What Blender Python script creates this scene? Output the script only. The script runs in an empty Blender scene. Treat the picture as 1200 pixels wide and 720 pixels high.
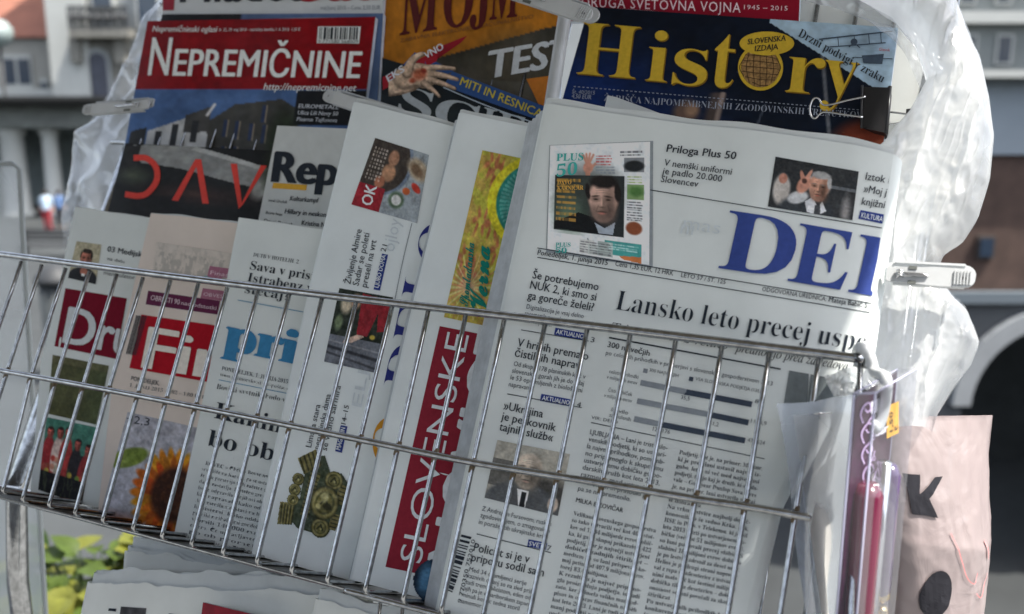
import bpy, bmesh, math, random
import numpy as np
from mathutils import Vector

# ------------------------------------------------------------------ camera, sky, sun, exposure
SC = bpy.context.scene
COL = SC.collection
U = 0.033                                   # one wire spacing of the rack, in metres
F = 1191.877                                # focal length in photo pixels (1200 wide)
RM = np.array([[0.89649141, -0.20165226, 0.39451175],
               [0.09956434, 0.95933982, 0.26410992],
               [-0.4317292, -0.19749297, 0.88011728]])
TV = np.array([-5.08521232, 6.09635496, 23.41474419])
TH = math.radians(12.98637)
CAMPOS = np.array([0.0, 0.0, 1.5])
C2W = np.array([[1, 0, 0], [0, -math.sin(TH), math.cos(TH)], [0, -math.cos(TH), -math.sin(TH)]])

cam = bpy.data.cameras.new('camera')
cam.sensor_width = 36.0
cam.lens = 36.0 * F / 1200.0
cam.clip_start = 0.05
cam.clip_end = 600.0
cam.dof.use_dof = True
cam.dof.focus_distance = 0.80
cam.dof.aperture_fstop = 5.6
cam.dof.aperture_blades = 7
cam_o = bpy.data.objects.new('camera', cam)
cam_o.location = CAMPOS
cam_o.rotation_euler = (math.pi / 2 - TH, 0, 0)
COL.objects.link(cam_o)
SC.camera = cam_o

SUN_EL = math.radians(62)
SUN_AZ = math.radians(112)                   # clockwise from the camera's forward axis
SUNV = Vector((math.cos(SUN_EL) * math.sin(SUN_AZ), math.cos(SUN_EL) * math.cos(SUN_AZ), math.sin(SUN_EL)))
world = bpy.data.worlds.new('World')
SC.world = world
world.use_nodes = True
wn = world.node_tree
sky = wn.nodes.new('ShaderNodeTexSky')
sky.sky_type = 'NISHITA'
sky.sun_disc = False
sky.sun_elevation = SUN_EL
sky.sun_rotation = SUN_AZ
sky.dust_density = 2.5
hs = wn.nodes.new('ShaderNodeHueSaturation')       # hazy, milky summer sky
hs.inputs['Saturation'].default_value = 0.5
wn.links.new(sky.outputs[0], hs.inputs['Color'])
wn.links.new(hs.outputs[0], wn.nodes['Background'].inputs[0])
wn.nodes['Background'].inputs[1].default_value = 0.10
sun = bpy.data.lights.new('sun', 'SUN')
sun.energy = 2.15
sun.angle = math.radians(0.55)
sun.color = (1.0, 0.95, 0.87)
sun_o = bpy.data.objects.new('sun', sun)
sun_o.rotation_euler = SUNV.to_track_quat('Z', 'Y').to_euler()
sun_o.location = (3, 4, 8)
COL.objects.link(sun_o)

SC.view_settings.view_transform = 'Standard'
SC.view_settings.look = 'None'
SC.view_settings.exposure = 2.08
SC.view_settings.gamma = 1.0
SC.cycles.use_denoising = True
SC.cycles.max_bounces = 10
SC.cycles.transparent_max_bounces = 24
SC.cycles.caustics_reflective = False
SC.cycles.caustics_refractive = False

# ------------------------------------------------------------------ helpers: colour, materials
def lin(c):
    c = np.asarray(c, float) / 255.0
    return np.where(c <= 0.04045, c / 12.92, ((c + 0.055) / 1.055) ** 2.4)
KP = 1.65                                   # ink and paper colours were read off surfaces in open shade
def alb(r, g, b, k=KP):
    return tuple(np.clip(lin((r, g, b)) * k, 0.0, 0.9)) + (1.0,)

MATS = {}
def mat(name, color=(0.5, 0.5, 0.5, 1), rough=0.7, metal=0.0, spec=0.5, vary=0.0, vscale=30.0, bump=0.0, bscale=40.0,
        bdist=0.002, trans=0.0, vcol=False, coat=0.0):
    if name in MATS:
        return MATS[name]
    m = bpy.data.materials.new(name)
    m.use_nodes = True
    nt = m.node_tree
    p = nt.nodes['Principled BSDF']
    p.inputs['Base Color'].default_value = color
    p.inputs['Roughness'].default_value = rough
    p.inputs['Metallic'].default_value = metal
    p.inputs['Specular IOR Level'].default_value = spec
    p.inputs['Coat Weight'].default_value = coat
    p.inputs['Coat Roughness'].default_value = 0.12
    tc = nt.nodes.new('ShaderNodeTexCoord')
    col_out = None
    if vcol:
        a = nt.nodes.new('ShaderNodeVertexColor')
        a.layer_name = 'Col'
        col_out = a.outputs[0]
    if vary > 0:
        n = nt.nodes.new('ShaderNodeTexNoise')
        n.inputs['Scale'].default_value = vscale
        n.inputs['Detail'].default_value = 5
        n.inputs['Roughness'].default_value = 0.6
        nt.links.new(tc.outputs['Object'], n.inputs['Vector'])
        mr = nt.nodes.new('ShaderNodeMapRange')
        mr.inputs['From Min'].default_value = 0.3
        mr.inputs['From Max'].default_value = 0.7
        mr.inputs['To Min'].default_value = 1 - vary
        mr.inputs['To Max'].default_value = 1 + vary
        nt.links.new(n.outputs[0], mr.inputs[0])
        mx = nt.nodes.new('ShaderNodeVectorMath')
        mx.operation = 'SCALE'
        if col_out:
            nt.links.new(col_out, mx.inputs[0])
        else:
            mx.inputs[0].default_value = color[:3]
        nt.links.new(mr.outputs[0], mx.inputs['Scale'])
        col_out = mx.outputs[0]
    if col_out:
        nt.links.new(col_out, p.inputs['Base Color'])
    nrm = None
    if bump > 0:
        n2 = nt.nodes.new('ShaderNodeTexNoise')
        n2.inputs['Scale'].default_value = bscale
        n2.inputs['Detail'].default_value = 4
        nt.links.new(tc.outputs['Object'], n2.inputs['Vector'])
        b = nt.nodes.new('ShaderNodeBump')
        b.inputs['Strength'].default_value = bump
        b.inputs['Distance'].default_value = bdist
        nt.links.new(n2.outputs[0], b.inputs['Height'])
        nrm = b.outputs[0]
        nt.links.new(nrm, p.inputs['Normal'])
    if trans > 0:
        t = nt.nodes.new('ShaderNodeBsdfTranslucent')
        t.inputs[0].default_value = color
        if col_out:
            nt.links.new(col_out, t.inputs[0])
        if nrm:
            nt.links.new(nrm, t.inputs['Normal'])
        mix = nt.nodes.new('ShaderNodeMixShader')
        mix.inputs[0].default_value = trans
        nt.links.new(p.outputs[0], mix.inputs[1])
        nt.links.new(t.outputs[0], mix.inputs[2])
        nt.links.new(mix.outputs[0], nt.nodes['Material Output'].inputs[0])
    MATS[name] = m
    return m

def film(name, tint, clear, gloss=0.25, rough=0.12, scale=60.0, cvar=0.25, transl=0.5, bump=0.5, vclear=False):
    """thin plastic film: part clear, part milky (scattering light from either side), part gloss"""
    m = bpy.data.materials.new(name)
    m.use_nodes = True
    nt = m.node_tree
    nt.nodes.remove(nt.nodes['Principled BSDF'])
    N = nt.nodes.new
    L = nt.links.new
    tc = N('ShaderNodeTexCoord')
    no = N('ShaderNodeTexNoise'); no.inputs['Scale'].default_value = scale; no.inputs['Detail'].default_value = 4
    no.inputs['Distortion'].default_value = 1.2
    L(tc.outputs['Object'], no.inputs['Vector'])
    bp = N('ShaderNodeBump'); bp.inputs['Strength'].default_value = bump; bp.inputs['Distance'].default_value = 0.004
    L(no.outputs[0], bp.inputs['Height'])
    tr = N('ShaderNodeBsdfTransparent'); tr.inputs[0].default_value = (0.97, 0.98, 1, 1)
    df = N('ShaderNodeBsdfDiffuse'); df.inputs[0].default_value = tint; L(bp.outputs[0], df.inputs['Normal'])
    tl = N('ShaderNodeBsdfTranslucent'); tl.inputs[0].default_value = tint; L(bp.outputs[0], tl.inputs['Normal'])
    gl = N('ShaderNodeBsdfGlossy'); gl.inputs['Roughness'].default_value = rough; L(bp.outputs[0], gl.inputs['Normal'])
    m1 = N('ShaderNodeMixShader'); m1.inputs[0].default_value = transl; L(df.outputs[0], m1.inputs[1]); L(tl.outputs[0], m1.inputs[2])
    mr = N('ShaderNodeMapRange'); mr.inputs['From Min'].default_value = 0.3; mr.inputs['From Max'].default_value = 0.7
    mr.inputs['To Min'].default_value = max(0, clear - cvar); mr.inputs['To Max'].default_value = min(1, clear + cvar)
    n2 = N('ShaderNodeTexNoise'); n2.inputs['Scale'].default_value = scale * 0.4; n2.inputs['Detail'].default_value = 3
    L(tc.outputs['Object'], n2.inputs['Vector']); L(n2.outputs[0], mr.inputs[0])
    clr = mr.outputs[0]
    if vclear:
        va = N('ShaderNodeVertexColor'); va.layer_name = 'Col'
        ad = N('ShaderNodeMath'); ad.operation = 'ADD'; ad.use_clamp = True; L(mr.outputs[0], ad.inputs[0]); L(va.outputs[0], ad.inputs[1]); clr = ad.outputs[0]
    m2 = N('ShaderNodeMixShader'); L(clr, m2.inputs[0]); L(m1.outputs[0], m2.inputs[1]); L(tr.outputs[0], m2.inputs[2])
    fr = N('ShaderNodeLayerWeight'); L(bp.outputs[0], fr.inputs['Normal'])
    fp = N('ShaderNodeMath'); fp.operation = 'POWER'; fp.inputs[1].default_value = 4.0; L(fr.outputs['Facing'], fp.inputs[0])
    fm = N('ShaderNodeMath'); fm.operation = 'MULTIPLY_ADD'; fm.inputs[1].default_value = min(.8, gloss * 2.4); fm.inputs[2].default_value = .035 + gloss * .12; fm.use_clamp = True; L(fp.outputs[0], fm.inputs[0])
    m3 = N('ShaderNodeMixShader'); L(fm.outputs[0], m3.inputs[0]); L(m2.outputs[0], m3.inputs[1]); L(gl.outputs[0], m3.inputs[2])
    L(m3.outputs[0], nt.nodes['Material Output'].inputs[0])
    return m

def ink(r, g, b, gloss=False, k=KP):
    n = 'ink_%d_%d_%d%s' % (r, g, b, '_gloss' if gloss else '')
    return mat(n, alb(r, g, b, k * (1.08 if gloss else 1)), 0.42 if gloss else 0.85, spec=0.16 if gloss else 0.08, vary=0.10, vscale=220)

# ------------------------------------------------------------------ helpers: objects
WLOC = {}
def link(o, parent=None, loc=(0, 0, 0)):
    COL.objects.link(o)
    if parent is not None:
        o.parent = parent
        o.location = (0, 0, 0)
        WLOC[o.name] = WLOC[parent.name]
    else:
        o.location = loc
        WLOC[o.name] = np.array(loc, float)
    return o
def tag(o, label=None, cat=None, group=None, kind=None):
    if label: o['label'] = label
    if cat: o['category'] = cat
    if group: o['group'] = group
    if kind: o['kind'] = kind
    return o
def thing(name, label, cat, loc, group=None):
    o = bpy.data.objects.new(name, None)
    o.empty_display_size = 0.02
    link(o, None, tuple(float(v) for v in loc))
    return tag(o, label, cat, group)
def mesh(name, V, Fs, m, parent=None, smooth=True, colors=None, matidx=None, loc=None):
    V = np.asarray(V, float)
    off = WLOC[parent.name] if parent is not None else (np.array(loc, float) if loc is not None else np.zeros(3))
    me = bpy.data.meshes.new(name)
    me.from_pydata((V - off).tolist(), [], [list(map(int, f)) for f in Fs])
    for mm in (m if isinstance(m, (list, tuple)) else [m]):
        me.materials.append(mm)
    if matidx is not None:
        me.polygons.foreach_set('material_index', np.asarray(matidx, np.int32))
    if smooth:
        me.polygons.foreach_set('use_smooth', np.ones(len(me.polygons), bool))
    if colors is not None:
        ca = me.color_attributes.new('Col', 'FLOAT_COLOR', 'POINT')
        c4 = np.ones((len(V), 4), np.float32)
        c4[:, :3] = colors
        ca.data.foreach_set('color', c4.ravel())
    me.update()
    o = bpy.data.objects.new(name, me)
    return link(o, parent, tuple(off) if parent is None else (0, 0, 0))

class MB:
    """collects vertices and faces (world space) for ONE mesh object"""
    def __init__(s): s.V = []; s.F = []; s.n = 0; s.mi = []
    def add(s, V, Fs, mi=0):
        V = np.asarray(V, float).reshape(-1, 3)
        s.V.append(V)
        s.F += [[int(i) + s.n for i in f] for f in Fs]
        s.mi += [mi] * len(Fs)
        s.n += len(V)
    def box(s, lo, hi, mi=0):
        x0, y0, z0 = lo; x1, y1, z1 = hi
        s.add([(x0, y0, z0), (x1, y0, z0), (x1, y1, z0), (x0, y1, z0), (x0, y0, z1), (x1, y0, z1), (x1, y1, z1), (x0, y1, z1)],
              [(0, 3, 2, 1), (4, 5, 6, 7), (0, 1, 5, 4), (1, 2, 6, 5), (2, 3, 7, 6), (3, 0, 4, 7)], mi)
    def obox(s, c, ax, ay, az, mi=0):
        c, ax, ay, az = map(np.asarray, (c, ax, ay, az))
        P = [c + i * ax + j * ay + k * az for k in (-1, 1) for j in (-1, 1) for i in (-1, 1)]
        s.add(P, [(0, 2, 3, 1), (4, 5, 7, 6), (0, 1, 5, 4), (1, 3, 7, 5), (3, 2, 6, 7), (2, 0, 4, 6)], mi)
    def tube(s, pts, r, k=10, mi=0, caps=True):
        P = np.asarray(pts, float)
        n = len(P)
        rr = np.full(n, r) if np.isscalar(r) else np.asarray(r, float)
        T = np.gradient(P, axis=0)
        T /= np.linalg.norm(T, axis=1, keepdims=True) + 1e-12
        a = np.array([0, 0, 1.0]) if abs(T[0][2]) < 0.9 else np.array([1.0, 0, 0])
        u = np.cross(T[0], a); u /= np.linalg.norm(u)
        V = []
        ang = np.linspace(0, 2 * math.pi, k, endpoint=False)
        for i in range(n):
            u = u - T[i] * (u @ T[i]); u /= np.linalg.norm(u)
            w = np.cross(T[i], u)
            V.append(P[i] + rr[i] * (np.cos(ang)[:, None] * u + np.sin(ang)[:, None] * w))
        Fs = [(i * k + j, i * k + (j + 1) % k, (i + 1) * k + (j + 1) % k, (i + 1) * k + j) for i in range(n - 1) for j in range(k)]
        if caps:
            Fs += [tuple(range(k - 1, -1, -1)), tuple((n - 1) * k + j for j in range(k))]
        s.add(np.concatenate(V), Fs, mi)
    def lathe(s, base, prof, k=20, mi=0):
        b = np.asarray(base, float)
        ang = np.linspace(0, 2 * math.pi, k, endpoint=False)
        V = np.concatenate([np.stack([b[0] + r * np.cos(ang), b[1] + r * np.sin(ang), np.full(k, b[2] + z)], 1) for r, z in prof])
        n = len(prof)
        Fs = [(i * k + j, i * k + (j + 1) % k, (i + 1) * k + (j + 1) % k, (i + 1) * k + j) for i in range(n - 1) for j in range(k)]
        Fs += [tuple(range(k - 1, -1, -1)), tuple((n - 1) * k + j for j in range(k))]
        s.add(V, Fs, mi)
    def grid(s, G, mi=0, flip=False):
        n, m = G.shape[:2]
        Fs = [(i * m + j, i * m + j + 1, (i + 1) * m + j + 1, (i + 1) * m + j) for i in range(n - 1) for j in range(m - 1)]
        if flip: Fs = [f[::-1] for f in Fs]
        s.add(G.reshape(-1, 3), Fs, mi)
    def build(s, name, m, parent=None, smooth=True, loc=None):
        return mesh(name, np.concatenate(s.V), s.F, m, parent, smooth, None, s.mi, loc)

def bez(P, n=12):
    """smooth polyline through points (Catmull-Rom)"""
    P = np.asarray(P, float)
    Q = np.concatenate([[2 * P[0] - P[1]], P, [2 * P[-1] - P[-2]]])
    out = []
    for i in range(1, len(Q) - 2):
        t = np.linspace(0, 1, n, endpoint=(i == len(Q) - 3))[:, None]
        p0, p1, p2, p3 = Q[i - 1], Q[i], Q[i + 1], Q[i + 2]
        out.append(0.5 * (2 * p1 + (p2 - p0) * t + (2 * p0 - 5 * p1 + 4 * p2 - p3) * t ** 2 + (3 * p1 - p0 - 3 * p2 + p3) * t ** 3))
    return np.concatenate(out)
def along(poly, v):
    """points at fractions v of a polyline's length"""
    P = np.asarray(poly, float)
    d = np.concatenate([[0], np.cumsum(np.linalg.norm(np.diff(P, axis=0), axis=1))])
    d /= d[-1]
    return np.stack([np.interp(v, d, P[:, k]) for k in range(P.shape[1])], 1)

def _hash(ix, iy, seed):
    h = np.sin(ix * 127.1 + iy * 311.7 + seed * 74.7) * 43758.5453
    return h - np.floor(h)
def noise2(x, y, seed=0):
    x = np.asarray(x, float); y = np.asarray(y, float)
    ix, iy = np.floor(x), np.floor(y)
    fx, fy = x - ix, y - iy
    fx = fx * fx * (3 - 2 * fx); fy = fy * fy * (3 - 2 * fy)
    a, b = _hash(ix, iy, seed), _hash(ix + 1, iy, seed)
    c, d = _hash(ix, iy + 1, seed), _hash(ix + 1, iy + 1, seed)
    return (a * (1 - fx) + b * fx) * (1 - fy) + (c * (1 - fx) + d * fx) * fy
def fbm(x, y, seed=0, o=4):
    s = 0; a = 0.5
    for k in range(o):
        s = s + a * noise2(x * 2 ** k, y * 2 ** k, seed + k * 13)
        a *= 0.5
    return s
def ridge(x, y, seed=0, o=3):
    s = 0; a = 0.5
    for k in range(o):
        s = s + a * (1 - np.abs(2 * noise2(x * 2 ** k, y * 2 ** k, seed + 17 * k) - 1))
        a *= 0.5
    return s

# ------------------------------------------------------------------ helpers: measured surfaces
UPC = np.array([0, -math.cos(TH), -math.sin(TH)])        # world up in camera axes
class Surf:
    """a gently curved sheet in the rack's own frame: depth d (in wire spacings) behind the front wires"""
    def __init__(s, d0, x0=0, y0=0, a=0, b=0, h=None, frame=None):
        s.d0, s.x0, s.y0, s.a, s.b, s.h = d0, x0, y0, a, b, h
        if frame is None:
            s.o, s.e0, s.e1, s.n = TV, RM[:, 0], -RM[:, 1], RM[:, 2]
        else:
            s.o, s.e0, s.e1, s.n = frame
    def d(s, x, y):
        r = s.d0 + s.a * (x - s.x0) + s.b * (y - s.y0)
        if s.h is not None: r = r + s.h(x, y)
        return r
    def hit(s, px):
        px = np.asarray(px, float).reshape(-1, 2)
        r = np.stack([(px[:, 0] - 600) / F, (px[:, 1] - 360) / F, np.ones(len(px))], 1)
        a, b, c = r @ s.e0, r @ s.e1, r @ s.n
        ox, oy, oz = -s.o @ s.e0, -s.o @ s.e1, -s.o @ s.n
        t = (s.d0 - oz) / c
        for _ in range(25):
            t = 0.3 * t + 0.7 * (s.d(ox + t * a, oy + t * b) - oz) / c
        return np.stack([ox + t * a, oy + t * b], 1)
    def world(s, xy, off=0.0):
        xy = np.asarray(xy, float).reshape(-1, 2)
        dd = s.d(xy[:, 0], xy[:, 1]) - off
        P = s.o + xy[:, :1] * s.e0 + xy[:, 1:] * s.e1 + dd[:, None] * s.n
        return CAMPOS + U * (P @ C2W.T)
    def px(s, px, off=0.0):
        return s.world(s.hit(px), off)
def wp(px, py, Y):
    """world point seen at a photo pixel, Y metres ahead of the camera"""
    r = C2W @ np.array([(px - 600) / F, (py - 360) / F, 1.0])
    return CAMPOS + r * (Y / r[1])

# ------------------------------------------------------------------ helpers: lettering
_G = {}
def _mb(ch):
    o = ord(ch)
    if 65 <= o <= 90: return chr(0x1d400 + o - 65)
    if 97 <= o <= 122: return chr(0x1d41a + o - 97)
    if 48 <= o <= 57: return chr(0x1d7ce + o - 48)
    return ch
def _mi(ch):
    o = ord(ch)
    if ch == 'h': return '\u210e'
    if 65 <= o <= 90: return chr(0x1d434 + o - 65)
    if 97 <= o <= 122: return chr(0x1d44e + o - 97)
    return ch
def _ms(ch):
    o = ord(ch)
    if 65 <= o <= 90: return chr(0x1d4d0 + o - 65)
    if 97 <= o <= 122: return chr(0x1d4ea + o - 97)
    return ch
CARON = {'č': 'c', 'š': 's', 'ž': 'z', 'Č': 'C', 'Š': 'S', 'Ž': 'Z'}
def _raw(body, off, res):
    c = bpy.data.curves.new('lettering', 'FONT')
    c.body = body
    c.offset = off
    c.resolution_u = res
    o = bpy.data.objects.new('lettering', c)
    me = bpy.data.meshes.new_from_object(o)
    me.calc_loop_triangles()
    V = np.array([v.co[:2] for v in me.vertices]).reshape(-1, 2)
    T = [tuple(t.vertices) for t in me.loop_triangles]
    bpy.data.objects.remove(o); bpy.data.curves.remove(c); bpy.data.meshes.remove(me)
    return V, T
_IMAX = {}
def glyph(ch, font, off, res):
    key = (ch, font, off, res)
    if key in _G: return _G[key]
    if ch == ' ':
        _G[key] = (np.zeros((0, 2)), [], 0.27)
        return _G[key]
    if font != 'sans' and ch in CARON:
        V, T, adv = glyph(CARON[ch], font, off, res)
        top = V[:, 1].max() + 0.05
        cx = (V[:, 0].max() + V[:, 0].min()) / 2
        w = 0.13; t = 0.075
        cv = np.array([(cx - w, top + 0.15), (cx - w + t, top + 0.15), (cx, top + 0.06), (cx + w - t, top + 0.15), (cx + w, top + 0.15), (cx, top - 0.02)])
        n = len(V)
        _G[key] = (np.concatenate([V, cv]), T + [(n, n + 5, n + 1), (n + 1, n + 5, n + 2), (n + 2, n + 5, n + 3), (n + 3, n + 5, n + 4)], adv)
        return _G[key]
    g = {'sans': lambda c: c, 'serif': _mb, 'italic': _mi, 'script': _ms}[font](ch)
    if 'I' not in _IMAX:
        _IMAX['I'] = _raw('I', 0, 1)[0][:, 0].max()
    V, T = _raw(g, off, res)
    adv = _raw(g + 'I', 0, 1)[0][:, 0].max() - _IMAX['I']
    _G[key] = (V, T, adv)
    return _G[key]
_CAP = {}
def layout(s, font='sans', off=0.0, res=2, track=0.0):
    """one line of lettering: vertices with cap height 1, baseline at 0, starting at x = 0"""
    if font not in _CAP:
        _CAP[font] = glyph('H', font, 0.0, 2)[0][:, 1].max()
    cap = _CAP[font]
    Vs, Ts, x, n = [], [], 0.0, 0
    for ch in s:
        V, T, adv = glyph(ch, font, off, res)
        if len(V):
            Vs.append(V + (x, 0)); Ts += [(a + n, b + n, c + n) for a, b, c in T]; n += len(V)
        x += adv + track
    V = np.concatenate(Vs) / cap if Vs else np.zeros((0, 2))
    return V, Ts, (x - track) / cap

def slice_tris(V, T, axis, step):
    """cut triangles along a grid so big letters follow a curved page"""
    bm = bmesh.new()
    vs = [bm.verts.new((a, b, 0)) for a, b in V]
    for t in T:
        try: bm.faces.new([vs[i] for i in t])
        except ValueError: pass
    lo, hi = V[:, axis].min(), V[:, axis].max()
    nv = [0, 0, 0]; nv[axis] = 1
    k = math.ceil(lo / step)
    while k * step < hi:
        co = [0, 0, 0]; co[axis] = k * step
        bmesh.ops.bisect_plane(bm, geom=bm.verts[:] + bm.edges[:] + bm.faces[:], plane_co=co, plane_no=nv)
        k += 1
    bmesh.ops.triangulate(bm, faces=bm.faces[:])
    bm.verts.index_update()
    V2 = np.array([v.co[:2] for v in bm.verts]); T2 = [tuple(v.index for v in f.verts) for f in bm.faces]
    bm.free()
    return V2, T2
def clip_tris(V, T, a, b):
    """keep what lies left of the line a -> b (walking down the picture)"""
    bm = bmesh.new()
    vs = [bm.verts.new((p, q, 0)) for p, q in V]
    for t in T:
        try: bm.faces.new([vs[i] for i in t])
        except ValueError: pass
    d = np.subtract(b, a)
    bmesh.ops.bisect_plane(bm, geom=bm.verts[:] + bm.edges[:] + bm.faces[:], plane_co=(a[0], a[1], 0), plane_no=(d[1], -d[0], 0), clear_outer=True)
    bmesh.ops.triangulate(bm, faces=bm.faces[:])
    bm.verts.index_update()
    V2 = np.array([v.co[:2] for v in bm.verts]).reshape(-1, 2); T2 = [tuple(v.index for v in f.verts) for f in bm.faces]
    bm.free()
    return V2, T2

class Print:
    """ink lying on a page; everything put into one Print becomes one part of that page's paper"""
    def __init__(s, surf, up=(0.24, -0.97), clip=None):
        s.surf = surf; s.up = np.array(up, float) / np.linalg.norm(up); s.V = []; s.T = []; s.n = 0; s.O = []; s.clip = clip
    def tris(s, V, T, off=0.016, fine=None, clip=True):
        V = np.asarray(V, float)
        if fine: 
            V, T = slice_tris(V, T, 0, fine); V, T = slice_tris(V, T, 1, fine)
        if s.clip is not None and clip and len(T):
            V, T = clip_tris(V, T, *s.clip)
        if not len(T): return s
        s.V.append(V); s.O.append(np.full(len(V), off)); s.T += [(a + s.n, b + s.n, c + s.n) for a, b, c in T]; s.n += len(V)
        return s
    def text(s, t, p0, p1, h, font='sans', bold=0.0, shear=0.0, up=None, res=2, track=0.0, off=0.02, natural=False):
        p0 = np.array(p0, float); p1 = np.array(p1, float)
        V, T, w = layout(t, font, min(bold, 0.0), res, track)
        if not len(V): return s
        u = s.up if up is None else np.array(up, float) / np.linalg.norm(up)
        e = p1 - p0
        L = np.linalg.norm(e)
        ed = e / L
        if not natural:
            V = V - (V[:, 0].min(), 0); w = V[:, 0].max()
        sx = h if natural else L / w
        P = p0 + (V[:, :1] * sx + V[:, 1:] * h * shear) * ed + V[:, 1:] * h * u
        if bold <= 0.003:
            return s.tris(P, T, off, fine=12 if h > 18 else None)
        n = 2 if bold * h < 0.35 else 5
        for k in range(n):                      # heavier strokes: the letters laid down a few times, a hair apart
            f = 2.0 * k / (n - 1) - 1
            s.tris(P + ed * (f * bold * sx) + u * (((k % 2) - .5) * bold * h * .5 * (n > 2)), T, off + .0016 * k, fine=12 if h > 18 else None)
        return s
    def lines(s, ts, p0, p1, step, h, **k):
        p0 = np.array(p0, float); p1 = np.array(p1, float); step = np.array(step, float)
        for i, t in enumerate(ts):
            if not t: continue
            if isinstance(t, tuple): t, fr = t
            else: fr = 1.0
            q0, q1 = p0 + i * step, p1 + i * step
            s.text(t, q0, q0 + (q1 - q0) * fr, h, **k)
        return s
    def poly(s, pts, off=0.012, fine=None):
        P = np.asarray(pts, float)
        T = [(0, i, i + 1) for i in range(1, len(P) - 1)]
        return s.tris(P, T, off, fine)
    def quad(s, a, b, c, d, off=0.012, n=None):
        a, b, c, d = (np.array(q, float) for q in (a, b, c, d))
        nx = n or max(1, int(np.linalg.norm(b - a) // 14) + 1); ny = n or max(1, int(np.linalg.norm(d - a) // 14) + 1)
        uu, vv = np.meshgrid(np.linspace(0, 1, nx + 1), np.linspace(0, 1, ny + 1))
        uu, vv = uu.ravel()[:, None], vv.ravel()[:, None]
        P = a * (1 - uu) * (1 - vv) + b * uu * (1 - vv) + c * uu * vv + d * (1 - uu) * vv
        T = []
        for j in range(ny):
            for i in range(nx):
                k = j * (nx + 1) + i
                T += [(k, k + 1, k + nx + 2), (k, k + nx + 2, k + nx + 1)]
        return s.tris(P, T, off)
    def rule(s, a, b, w=1.0, off=0.014):
        a = np.array(a, float); b = np.array(b, float)
        v = np.array([0, w / 2])
        return s.quad(a - v, b - v, b + v, a + v, off)
    def disc(s, c, rx, ry, off=0.014, k=28, rot=0.0, ring=None):
        t = np.linspace(0, 2 * math.pi, k, endpoint=False)
        q = np.stack([np.cos(t), np.sin(t)], 1)
        R2 = np.array([[math.cos(rot), -math.sin(rot)], [math.sin(rot), math.cos(rot)]])
        P = np.array(c) + (q * (rx, ry)) @ R2.T
        if ring is None:
            return s.tris(P, [(0, i, i + 1) for i in range(1, k - 1)], off, fine=12 if rx > 18 else None)
        Q = np.array(c) + (q * (rx * ring, ry * ring)) @ R2.T
        return s.tris(np.concatenate([P, Q]), [t3 for i in range(k) for t3 in ((i, (i + 1) % k, k + (i + 1) % k), (i, k + (i + 1) % k, k + i))], off)
    def stroke(s, pts, w, off=0.016, taper=False):
        P = bez(pts, 8)
        d = np.gradient(P, axis=0); d /= np.linalg.norm(d, axis=1, keepdims=True) + 1e-9
        nn = np.stack([-d[:, 1], d[:, 0]], 1)
        ww = np.full(len(P), w / 2.0)
        if taper: ww = ww * (0.25 + 0.75 * np.sin(np.linspace(0.1, math.pi - 0.1, len(P))))
        A, B = P + nn * ww[:, None], P - nn * ww[:, None]
        n = len(P)
        return s.tris(np.concatenate([A, B]), [t3 for i in range(n - 1) for t3 in ((i, i + 1, n + i + 1), (i, n + i + 1, n + i))], off)
    def barcode(s, a, b, c, d, seed=1, n=48):
        rng = random.Random(seed)
        a, b, c, d = (np.array(q, float) for q in (a, b, c, d))
        x = 0
        while x < 1:
            w = rng.choice((1, 1, 2, 3)) / n; g = rng.choice((1, 1, 2)) / n
            x1 = min(1, x + w)
            s.quad(a + (b - a) * x, a + (b - a) * x1, d + (c - d) * x1, d + (c - d) * x, 0.016, n=1)
            x += w + g
        return s
    def flush(s, name, m, parent):
        o = s.build(name, m, parent)
        s.V = []; s.T = []; s.n = 0; s.O = []
        return o
    def build(s, name, m, parent):
        if not s.V: return None
        P = np.concatenate(s.V)
        W = s.surf.world(s.surf.hit(P))
        n = -(C2W @ s.surf.n) * U
        W = W + np.concatenate(s.O)[:, None] * n
        return mesh(name, W, s.T, m, parent, smooth=False)

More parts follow.
